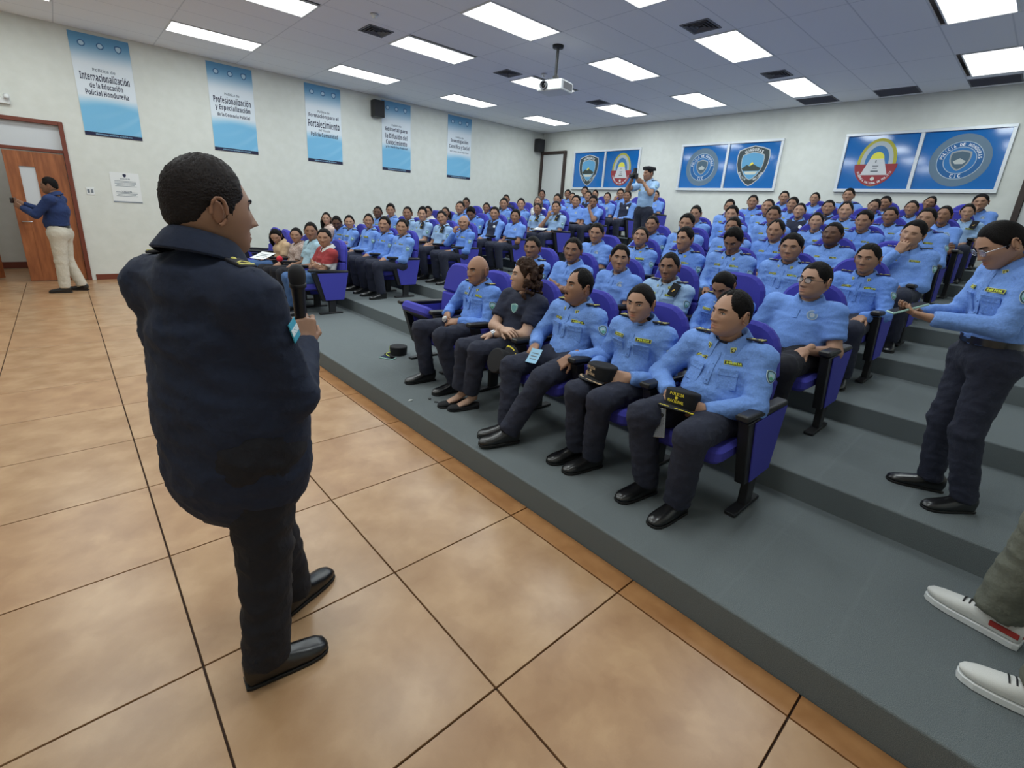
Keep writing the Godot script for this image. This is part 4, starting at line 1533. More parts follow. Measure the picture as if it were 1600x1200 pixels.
# clothes and bare limbs of one pose; every garment is a mesh of its own
func outfit(r: Dictionary) -> Dictionary:
	var cell: float = r.cell
	var g: float = r.g
	var fine := cell < 0.0145
	var tm := Vector3(1, 1, 1.32)
	var T := Field.new()
	var mid: Vector3 = r.N + (r.Ch - r.N).normalized() * 0.095
	var t2 := Vector3(1, 1.45 if not r.stand else 1.15, 1.32)
	if r.hem:
		T.add(r.P + Vector3(0, r.get("hem_drop", -0.1), 0.0), r.P + Vector3(0, 0.05, 0), 0.178 * g, 0.170 * g, 0.05, tm)
		T.add(r.P + Vector3(0, 0.05, 0), r.Wst, 0.170 * g, 0.160 * g, 0.05, tm)
	else:
		T.add(r.P + Vector3(0, 0.05 if not r.stand else 0.09, 0), r.Wst, 0.142 * g, 0.138 * g, 0.05, tm)
	T.add(r.Wst, r.Ch - Vector3(0, 0.04, 0), (0.138 if not r.hem else 0.160) * g, 0.150 * (0.5 + 0.5 * g), 0.06, tm)
	T.add(r.Ch, mid, 0.158 * (0.5 + 0.5 * g), 0.115, 0.06, t2)
	for s in 2:
		var sg := 1.0 if s == 0 else -1.0
		T.add(mid, r.S[s], 0.076, 0.064, 0.05)
		T.add(r.N.lerp(mid, 0.35), r.S[s], 0.046, 0.055, 0.045)
		if r.fem:
			T.add(r.Ch + Vector3(sg * 0.072, 0.015, 0.075), r.Ch + Vector3(sg * 0.066, 0.035, 0.045), 0.052, 0.05, 0.05)
	if r.belly > 0.0:
		T.add(r.Wst.lerp(r.Ch, 0.25) + Vector3(0, 0, 0.055), r.Wst + Vector3(0, -0.02, 0.06), 0.10 + r.belly * 0.3, 0.11 + r.belly * 0.4, 0.08, Vector3(1, 1, 1.1))
	var big: float = maxf(g - 1.2, 0.0)
	if r.stand and big > 0.0:
		for s in 2:
			T.add(r.N + Vector3(0, -0.075, -0.03), r.S[s] + Vector3(0, 0.005, -0.01), 0.085, 0.070, 0.05)
	var torso_bones := T.bones.duplicate()
	var trunk := Field.new()
	trunk.bones = torso_bones
	var E := []
	var skin := MB.new()
	var bare := Field.new()
	for s in 2:
		var w: Vector3 = r.W[s]
		if (w - r.S[s]).length() > r.up + r.fore - 0.01:
			w = r.S[s] + (w - r.S[s]).normalized() * (r.up + r.fore - 0.01)
			r.W[s] = w
		var e := elbow(r.S[s], w, r.up, r.fore, r.pole[s])
		E.append(e)
		var dir := (w - e).normalized()
		if r.sleeve == "long":
			T.add(r.S[s], e, 0.064 * sqrt(g), 0.053 * sqrt(g), 0.035)
			T.add(e, w + dir * 0.03, 0.053 * sqrt(g), 0.040, 0.02, Vector3.ONE, w + dir * 0.004, dir)
		else:
			var cutp: Vector3 = r.S[s].lerp(e, 0.70)
			T.add(r.S[s], r.S[s].lerp(e, 0.85), 0.066 * sqrt(g), 0.064 * sqrt(g), 0.035, Vector3.ONE, cutp, e - r.S[s])
			bare.add(r.S[s].lerp(e, 0.2), e, 0.048, 0.042 * sqrt(g), 0.02)
			bare.add(e, w, 0.043 * sqrt(g), 0.026, 0.02)
		var hd: Array = r.hand[s]
		if not r.get("no_hands", false):
			hand_field(w, hd[0], hd[1], 1 if s == 0 else -1, hd[2]).mesh(skin, 0.0046 if fine else 0.0068)
	if bare.bones:
		bare.mesh(skin, minf(cell, 0.013))
	# neck, with the trunk and upper limbs it grows from hidden in the clothes
	var nk: Vector3 = r.Hc - r.N
	skin.tube([r.N - Vector3(0, 0.06, 0.0), r.N + nk * 0.12, r.N + nk * 0.45, r.N + nk * 0.85], [0.07, 0.058 * (1.0 if not r.fem else 0.86), 0.054 * (1.0 if not r.fem else 0.86), 0.050], 16)
	skin.tube([r.P, r.Wst, r.Ch, mid, r.N - Vector3(0, 0.04, 0)], [0.09, 0.10, 0.11, 0.09, 0.06], 10)
	for s in 2:
		skin.tube([mid, r.S[s], E[s], r.W[s]], [0.05, 0.045, 0.035, 0.024], 8)
	var shirt := MB.new()
	T.mesh(shirt, cell, folds, 0.007 if fine else 0.005, Vector3(5, 10, 6))
	var res := {"rig": r, "E": E, "shirt": shirt, "core": skin, "F": trunk}
	if r.vest:
		var vf := Field.new()
		for b in torso_bones:
			vf.add(b[0], b[1], b[2] + 0.010, b[3] + 0.008, b[4], b[5])
		for s in 2:
			vf.cuts.append([r.S[s] * Vector3(0.92, 1, 1), r.S[s] - r.N + Vector3(0, -0.02, 0), 0.11])
		var vm := MB.new()
		vf.mesh(vm, cell, wrinkle, 0.005)
		res["vest"] = vm
	# trousers
	var L := Field.new()
	var lg: float = r.leg
	L.add(r.J[0], r.J[1], 0.108 * sqrt(g) * lg, 0.108 * sqrt(g) * lg, 0.05)
	L.add(r.P + Vector3(0, 0.045, 0), r.P, (0.146 if r.stand else 0.118) * g, (0.146 if r.stand else 0.118) * g, 0.04, tm)
	for s in 2:
		L.add(r.J[s], r.K[s], 0.092 * sqrt(g) * lg, 0.070 * lg, 0.035)
		var dn: Vector3 = (r.A[s] - r.K[s]).normalized()
		L.add(r.K[s], r.A[s] + dn * 0.05, 0.070 * lg, 0.060 * lg, 0.025, Vector3.ONE, r.A[s] + dn * r.get("hem_leg", 0.012), dn)
	var tr := MB.new()
	L.mesh(tr, cell if fine else maxf(cell, 0.018), folds, 0.008 if fine else 0.006, Vector3(6, 8, 6))
	res["trousers"] = tr
	# anchor places on the shirt
	var an := {}
	var cy: float = r.Ch.y + 0.035
	for s in 2:
		var sg := 1.0 if s == 0 else -1.0
		an["chest%d" % s] = trunk.trace(Vector3(r.Ch.x + sg * 0.088, cy, r.Ch.z + 0.4), Vector3(0, 0, -1))
		an["pocket%d" % s] = trunk.trace(Vector3(r.Ch.x + sg * 0.085, cy - 0.055, r.Ch.z + 0.4), Vector3(0, 0, -1))
		an["ep%d" % s] = [T.trace(r.N.lerp(r.S[s], 0.42) + Vector3(0, 0.3, 0), Vector3.DOWN), T.trace(r.N.lerp(r.S[s], 0.92) + Vector3(0, 0.3, 0), Vector3.DOWN)]
		var pt: Vector3 = r.S[s].lerp(E[s], 0.42)
		var along: Vector3 = (E[s] - r.S[s]).normalized()
		var out := Vector3(sg, 0.1, 0.55)
		out = (out - along * out.dot(along)).normalized()
		an["arm%d" % s] = T.trace(pt + out * 0.25, -out) + [along]
	res["an"] = an
	return res


func look_basis(nn: Vector3, up: Vector3) -> Basis:
	var z := nn.normalized()
	var x := up.cross(z).normalized()
	return Basis(x, z.cross(x), z)


func collar_mesh(r: Dictionary, tall: float, spread: float, open: float) -> MB:
	var mb := MB.new()
	var n := 28
	var rows := [[0.064, -0.014], [0.066, 0.5 * tall], [0.071, tall], [0.081, 0.75 * tall], [0.106, -0.014], [0.100, -0.020]]
	var pts := PackedVector3Array()
	for j in rows.size():
		for i in n:
			var t := float(i) / (n - 1) * 2.0 - 1.0
			var a := PI + t * (PI - open)
			var tip := smoothstep(0.72, 1.0, absf(t))
			var rr: float = rows[j][0] + (spread * tip if j >= 4 else 0.0)
			var y: float = rows[j][1]
			if j >= 4:
				y -= 0.030 * tip
			if j >= 1:
				y -= 0.020 * tip
			pts.append(Vector3(sin(a) * rr, y - 0.016 * cos(a) - 0.0, cos(a) * rr * 1.04))
	mb.sheet(pts, n, rows.size(), false, Vector3(0, -0.2, 0))
	return mb


func tape_mesh(w: float, h: float, edge: Color, field: Color) -> MB:
	var mb := MB.new()
	mb.col = edge
	mb.box(Vector3.ZERO, Vector3(w, h, 0.003), 0.001)
	mb.col = field
	mb.box(Vector3(0, 0, 0.001), Vector3(w - 0.006, h - 0.006, 0.003), 0.0005)
	mb.col = edge
	for i in 7:
		if edge.r > 0.3:
			mb.box(Vector3((i - 3) * w * 0.11, 0, 0.002), Vector3(w * 0.06, h * 0.45, 0.0026), 0.0)
	return mb


func patch_mesh() -> MB:
	var mb := MB.new()
	mb.col = Color(0.50, 0.62, 0.64)
	mb.prism(shield(0.036), -0.001, 0.003)
	mb.col = Color(0.04, 0.10, 0.14)
	mb.prism(shield(0.033), 0.003, 0.0038)
	mb.col = Color(0.30, 0.52, 0.62)
	mb.prism(shield(0.025), 0.0038, 0.0046)
	mb.col = Color(0.10, 0.34, 0.22)
	mb.prism(PackedVector2Array([Vector2(-0.014, -0.010), Vector2(0, 0.002), Vector2(0.014, -0.010), Vector2(0.008, -0.018), Vector2(-0.008, -0.018)]), 0.0046, 0.0052)
	mb.col = Color(0.62, 0.66, 0.62)
	for i in 3:
		mb.prism(PackedVector2Array([Vector2(-0.010 + i * 0.008, 0.002), Vector2(-0.006 + i * 0.008, 0.002), Vector2(-0.006 + i * 0.008, 0.012), Vector2(-0.010 + i * 0.008, 0.012)]), 0.0046, 0.0054)
	return mb


func epaulette_mesh(trim: Color) -> MB:
	var mb := MB.new()
	mb.col = Color(0.012, 0.014, 0.022)
	var outline := PackedVector2Array([Vector2(-0.026, -0.06), Vector2(0.026, -0.06), Vector2(0.022, 0.045), Vector2(0.0, 0.06), Vector2(-0.022, 0.045)])
	mb.prism(outline, -0.004, 0.005, Transform3D(), 0.002)
	mb.col = trim
	mb.box(Vector3(0, -0.052, 0.005), Vector3(0.050, 0.007, 0.004), 0.001)
	mb.box(Vector3(-0.009, -0.034, 0.005), Vector3(0.026, 0.006, 0.004), 0.001, Basis(Vector3.BACK, 0.6))
	mb.box(Vector3(0.010, -0.034, 0.005), Vector3(0.026, 0.006, 0.004), 0.001, Basis(Vector3.BACK, -0.6))
	mb.ellipsoid(Vector3(0, 0.0, 0.005), Vector3(0.010, 0.010, 0.003), Basis(), 8, 4)
	return mb


func boot_mesh() -> MB:
	if made.has("boot"):
		return made.boot
	made["boot"] = shoe_loft([[-0.075, 0.026, 0.10, 0.03], [-0.06, 0.034, 0.115, 0.0], [-0.02, 0.037, 0.115, 0.0], [0.03, 0.040, 0.10, 0.0], [0.075, 0.044, 0.075, 0.0], [0.13, 0.047, 0.060, 0.0], [0.17, 0.043, 0.052, 0.0], [0.195, 0.030, 0.040, 0.004], [0.205, 0.012, 0.024, 0.01]])
	return made.boot


func shoe_loft(secs: Array) -> MB:
	var mb := MB.new()
	var n := 18
	var pts := PackedVector3Array()
	for s in secs:
		for i in n:
			var a := TAU * i / n
			var cx := cos(a)
			var sy := sin(a)
			var y: float = 0.012 + s[3] + (s[2] - 0.012 - s[3]) * (0.35 + 0.65 * sy if sy > 0.0 else 0.35 + 0.35 * clampf(sy * 2.5, -1, 0))
			pts.append(Vector3(signf(cx) * pow(absf(cx), 0.75) * s[1], y, s[0]))
	mb.sheet(pts, n, secs.size(), true, Vector3(0, 0.04, 0.05))
	for e in 2:
		var k := 0 if e == 0 else secs.size() - 1
		var nn := Vector3(0, 0.2, -1 if e == 0 else 1).normalized()
		var c0 := mb.vert(Vector3(0, (pts[k * n + n / 4].y + 0.012) * 0.5, secs[k][0]), nn)
		var b0 := mb.v.size()
		for i in n:
			mb.vert(pts[k * n + i], nn)
		for i in n:
			mb.tri(c0, b0 + i, b0 + (i + 1) % n)
	return mb


func sole_mesh(secs: Array, th: float, grow := 0.003) -> MB:
	var out := PackedVector2Array()
	for s in secs:
		out.append(Vector2(s[1] + grow, s[0]))
	for i in range(secs.size() - 1, -1, -1):
		out.append(Vector2(-secs[i][1] - grow, secs[i][0]))
	return MB.new().prism(out, -th, 0.0, Transform3D(Basis(Vector3.RIGHT, PI / 2), Vector3.ZERO), 0.002)


const SKINS := [Color(0.42, 0.245, 0.165), Color(0.34, 0.185, 0.118), Color(0.26, 0.135, 0.085), Color(0.13, 0.066, 0.043), Color(0.50, 0.315, 0.23)]


# puts one person together. o: look of the head and the clothes
func dress(t, fit: Dictionary, o: Dictionary) -> void:
	var r: Dictionary = fit.rig
	var fine: bool = r.cell < 0.0145
	var kind: String = o.get("head", "m1")
	var tone: Color = SKINS[o.get("skin", 1)]
	var hb: Basis = Basis(Vector3.UP, o.get("yaw", 0.0)) * Basis(Vector3.RIGHT, o.get("pitch", 0.0)) * Basis(Vector3.BACK, o.get("roll", 0.0))
	var hs: float = o.get("hs", 1.0)
	var hx := Transform3D(hb.scaled_local(Vector3.ONE * hs), r.Hc + o.get("shift", Vector3.ZERO))
	var body := MB.new()
	body.join(fit.core, Transform3D(), tone)
	body.join(head_mesh(kind, fine), hx, tone)
	part(t, "body", body, M.skin)
	if o.get("hair", "short") != "none":
		part(t, "hair", hair_mesh(o.get("hair", "short"), kind, fine), M[o.get("hair_mat", "hair_black")], hx)
	if fine:
		var ek := "eyes %s %s" % [kind, o.get("shut", false)]
		if not made.has(ek):
			made[ek] = eyes_mesh(kind, o.get("shut", false)).mesh()
		part(t, "eyes", made[ek], M.paint, hx)
		if not made.has("brow " + kind):
			made["brow " + kind] = brow_mesh(kind).mesh()
		part(t, "eyebrows", made["brow " + kind], M.hair_black, hx)
	if o.has("moustache"):
		part(t, "moustache", moustache_mesh(kind, o.moustache > 1), M.hair_black, hx)
	if o.has("glasses"):
		var gm := glasses_mesh(kind, o.glasses == 2)
		var gf = part(t, "glasses", gm[0], M.black_plastic if o.glasses == 1 else M.silver, hx)
		part(gf, "lens", gm[1], M.lens_clear)
	if not fit.has("shirt_mesh"):
		fit["shirt_mesh"] = fit.shirt.mesh()
		fit["trousers_mesh"] = fit.trousers.mesh()
	var sm = M[o.get("shirt", "shirt")]
	part(t, "shirt", fit.shirt_mesh if not o.has("shirt_mesh") else o.shirt_mesh, sm)
	part(t, "trousers", fit.trousers_mesh, M[o.get("trousers", "trousers")])
	if fit.has("vest"):
		if not fit.has("vest_mesh"):
			fit["vest_mesh"] = fit.vest.mesh()
		part(t, "vest", fit.vest_mesh, M.navy)
		var q: Array = fit.an.chest0
		part(t, "vest_badge", MB.new().prism(ellipse(0.025, 0.025, 16), 0, 0.004), M.print_white, Transform3D(look_basis(q[1], Vector3.UP), q[0] + q[1] * 0.011))
	# shoes
	if o.get("shoes", "boot") == "boot":
		var secs := [[-0.075, 0.026], [-0.06, 0.034], [-0.02, 0.037], [0.03, 0.040], [0.075, 0.044], [0.13, 0.047], [0.17, 0.043], [0.195, 0.030], [0.205, 0.012]]
		if not made.has("boot mesh"):
			made["boot mesh"] = boot_mesh().mesh()
			made["boot sole"] = sole_mesh(secs, 0.014).mesh()
		for s in 2:
			var td: Vector3 = r.T[s]
			td.y = 0
			var x := Transform3D(Basis(Vector3.UP, atan2(td.x, td.z)), Vector3(r.A[s].x, r.A[s].y - 0.085, r.A[s].z))
			if r.has("tilt") and r.tilt[s] != 0.0:
				x.basis = x.basis * Basis(Vector3.RIGHT, r.tilt[s])
			var sh = part(t, "shoe", made["boot mesh"], M.leather, x)
			part(sh, "sole", made["boot sole"], M.sole, Transform3D(Basis(), Vector3(0, 0.0, 0)))
	# neck opening
	var nk: Vector3 = (r.Hc - r.N).normalized().lerp(Vector3.UP, 0.4).normalized()
	var nb := look_basis(Vector3(0, 0, 1) - nk * nk.z, nk)
	var cx := Transform3D(nb.scaled_local(Vector3.ONE * o.get("collar_scale", 1.0 if not r.fem else 0.93)), r.N + nk * 0.022)
	var tee: String = o.get("tee", "navy")
	if not r.crew:
		if tee != "":
			part(t, "undershirt", MB.new().tube([Vector3(0, -0.05, 0.002), Vector3(0, 0.0, 0.004), Vector3(0, 0.012, 0.006)], [0.066, 0.0605, 0.0585], 20, false, Vector3.BACK), M[tee], cx)
		if not made.has("collar"):
			made["collar"] = collar_mesh(r, 0.036, 0.020, 0.30).mesh()
		part(t, "collar", made.collar, sm if not o.has("collar") else M[o.collar], cx)
	else:
		part(t, "neckband", MB.new().tube([Vector3(0, -0.012, 0.0), Vector3(0, 0.004, 0.004)], [0.080, 0.066], 20, false, Vector3.BACK), sm, cx)
	var gear: String = o.get("gear", "")
	if gear == "":
		return
	var an: Dictionary = fit.an
	var lime := Color(0.60, 0.62, 0.10)
	var dark := Color(0.012, 0.016, 0.02)
	if gear in ["uniform", "short"]:
		if not made.has("tape"):
			made["tape"] = tape_mesh(0.098, 0.024, lime, dark).mesh()
			made["name"] = tape_mesh(0.082, 0.022, lime, dark).mesh()
			made["patch"] = patch_mesh().mesh()
			made["ep"] = epaulette_mesh(Color(0.66, 0.60, 0.14)).mesh()
			made["ep2"] = epaulette_mesh(Color(0.60, 0.58, 0.40)).mesh()
		if gear == "uniform" or not o.get("plain", false):
			part(t, "chest_tape", made.tape, M.paint, Transform3D(look_basis(an.chest0[1], Vector3.UP), an.chest0[0] + an.chest0[1] * 0.003))
			part(t, "name_tape", made.name, M.paint, Transform3D(look_basis(an.chest1[1], Vector3.UP), an.chest1[0] + an.chest1[1] * 0.003))
		part(t, "sleeve_patch", made.patch, M.paint, Transform3D(look_basis(an.arm0[1], -an.arm0[2]), an.arm0[0] + an.arm0[1] * 0.004))
		for s in 2:
			var a: Array = an["ep%d" % s][0]
			var b: Array = an["ep%d" % s][1]
			var ctr: Vector3 = (a[0] + b[0]) * 0.5
			var up: Vector3 = (a[0] - b[0]).normalized()
			var nn: Vector3 = (a[1] + b[1]).normalized()
			var bs := look_basis(nn, up)
			part(t, "epaulette", made.ep if gear == "uniform" else made.ep2, M.paint, Transform3D(bs, ctr + nn * 0.012))
	if gear == "short":
		# dark folded cap tucked under the shoulder strap
		var a: Array = an.ep0[1]
		var fc = part(t, "folded_cap", MB.new().box(Vector3.ZERO, Vector3(0.075, 0.115, 0.016), 0.006), M.cap_black, Transform3D(look_basis(Vector3(0.15, 0.35, 1), Vector3(0.25, 1, 0)), an.chest0[0] + Vector3(0.035, 0.06, 0.018)))
		part(fc, "badge", MB.new().box(Vector3(0, -0.01, 0.010), Vector3(0.012, 0.028, 0.004), 0.001, Basis(Vector3.BACK, -0.6)), M.gold)
	if gear == "polo":
		var rd := MB.new()
		rd.col = Color(0.38, 0.46, 0.58)
		rd.prism(ellipse(0.034, 0.034, 20), -0.001, 0.002)
		rd.col = Color(0.16, 0.28, 0.46)
		rd.prism(ellipse(0.028, 0.028, 18), 0.002, 0.0026)
		rd.col = Color(0.42, 0.48, 0.56)
		rd.prism(ellipse(0.015, 0.017, 14), 0.0026, 0.0032)
		part(t, "polo_emblem", rd, M.paint, Transform3D(look_basis(an.chest0[1], Vector3.UP), an.chest0[0] + an.chest0[1] * 0.003))
	if fine:
		var F: Field = fit.F
		var strip := []
		for k in 9:
			var y: float = lerpf(r.Wst.y + 0.06, r.N.y - 0.045, k / 8.0)
			if gear == "polo" and k < 5:
				continue
			var q: Array = F.trace(Vector3(r.Ch.x, y, r.Ch.z + 0.45), Vector3(0, 0, -1))
			strip.append(q[0] + q[1] * 0.0045)
		part(t, "placket", MB.new().tube(strip, [Vector2(0.015, 0.0028)], 8, true, Vector3.BACK), sm)
		if gear != "polo":
			for k in [1, 3, 5]:
				if k < strip.size():
					part(t, "button", MB.new().ellipsoid(strip[k] + Vector3(0, 0, 0.0045), Vector3(0.005, 0.005, 0.0025), Basis(), 8, 4), sm)
			for s in 2:
				var q: Array = an["pocket%d" % s]
				var pk = part(t, "pocket", MB.new().box(Vector3(0, -0.03, 0), Vector3(0.098, 0.105, 0.008), 0.003), sm, Transform3D(look_basis(q[1], Vector3.UP), q[0] + q[1] * 0.0005))
				part(pk, "flap", MB.new().box(Vector3(0, 0.010, 0.005), Vector3(0.102, 0.038, 0.005), 0.002), sm)
			for s in 2:
				var sg := 1.0 if s == 0 else -1.0
				var pin := MB.new()
				pin.col = Color(0.66, 0.66, 0.16)
				pin.box(Vector3.ZERO, Vector3(0.026, 0.026, 0.003), 0.001)
				pin.col = dark
				pin.box(Vector3(0, 0, 0.0014), Vector3(0.018, 0.018, 0.002), 0.0)
				pin.col = Color(0.7, 0.66, 0.2)
				pin.ellipsoid(Vector3(0, 0, 0.0024), Vector3(0.006, 0.007, 0.002), Basis(), 8, 4)
				part(t, "collar_pin", pin, M.paint, cx * Transform3D(look_basis(Vector3(sg * 0.62, 0.32, 0.8), Vector3.UP), Vector3(sg * 0.058, -0.026, 0.083)))
			lettering(t, "tape_lettering", o.get("tape", "POLICIA"), 0.075, 0.012, Transform3D(look_basis(an.chest0[1], Vector3.UP), an.chest0[0] + an.chest0[1] * 0.0062), M.lime)


# ------------------------------------------------------------------ the audience
const POSES := {
	"lap": {},
	"knees": {"W": [Vector3(0.135, 0.565, 0.27), Vector3(-0.135, 0.565, 0.27)], "hand": [[Vector3(-0.15, -0.2, 1), Vector3(0, -1, -0.2), 0.25], [Vector3(0.15, -0.2, 1), Vector3(0, -1, -0.2), 0.25]]},
	"cross": {"W": [Vector3(-0.06, 0.67, 0.10), Vector3(0.06, 0.64, 0.12)], "hand": [[Vector3(-1, 0.1, -0.1), Vector3(0, 0, -1), 0.4], [Vector3(1, 0.1, -0.1), Vector3(0, 0, -1), 0.4]], "pole": [Vector3(0.9, -0.8, 0.2), Vector3(-0.9, -0.8, 0.2)]},
	"chin": {"W": [Vector3(0.05, 0.545, 0.22), Vector3(-0.05, 0.85, 0.105)], "hand": [[Vector3(-0.9, 0, 0.3), Vector3(0, -1, 0), 0.5], [Vector3(0.3, 0.9, -0.05), Vector3(0.1, 0.15, -1), 1.0]], "pole": [Vector3(0.6, -0.9, -0.4), Vector3(-0.5, -0.9, 0.5)]},
	"chin2": {"W": [Vector3(0.05, 0.85, 0.105), Vector3(-0.05, 0.545, 0.22)], "hand": [[Vector3(-0.3, 0.9, -0.05), Vector3(-0.1, 0.15, -1), 1.0], [Vector3(0.9, 0, 0.3), Vector3(0, -1, 0), 0.5]], "pole": [Vector3(0.5, -0.9, 0.5), Vector3(-0.6, -0.9, -0.4)]},
	"down": {"N": Vector3(0, 0.850, -0.045), "Hc": Vector3(0, 0.975, 0.03), "Ch": Vector3(0, 0.735, -0.055), "W": [Vector3(0.07, 0.60, 0.21), Vector3(-0.07, 0.60, 0.21)], "hand": [[Vector3(-0.5, 0.2, 0.8), Vector3(-0.3, -0.6, 0.2), 0.7], [Vector3(0.5, 0.2, 0.8), Vector3(0.3, -0.6, 0.2), 0.7]]},
}


func fit_for(pose: String, sleeve: String, fem: bool, vest: bool, cell: float, g: float) -> Dictionary:
	var key := "fit %s %s %s %s %.3f %.2f" % [pose, sleeve, fem, vest, cell, g]
	if not made.has(key):
		var o: Dictionary = POSES[pose].duplicate(true)
		o.merge({"sleeve": sleeve, "fem": fem, "vest": vest, "cell": cell, "g": g}, true)
		if fem:
			o["S"] = [Vector3(0.150, 0.812, -0.075), Vector3(-0.150, 0.812, -0.075)]
		made[key] = outfit(seated(o))
	return made[key]


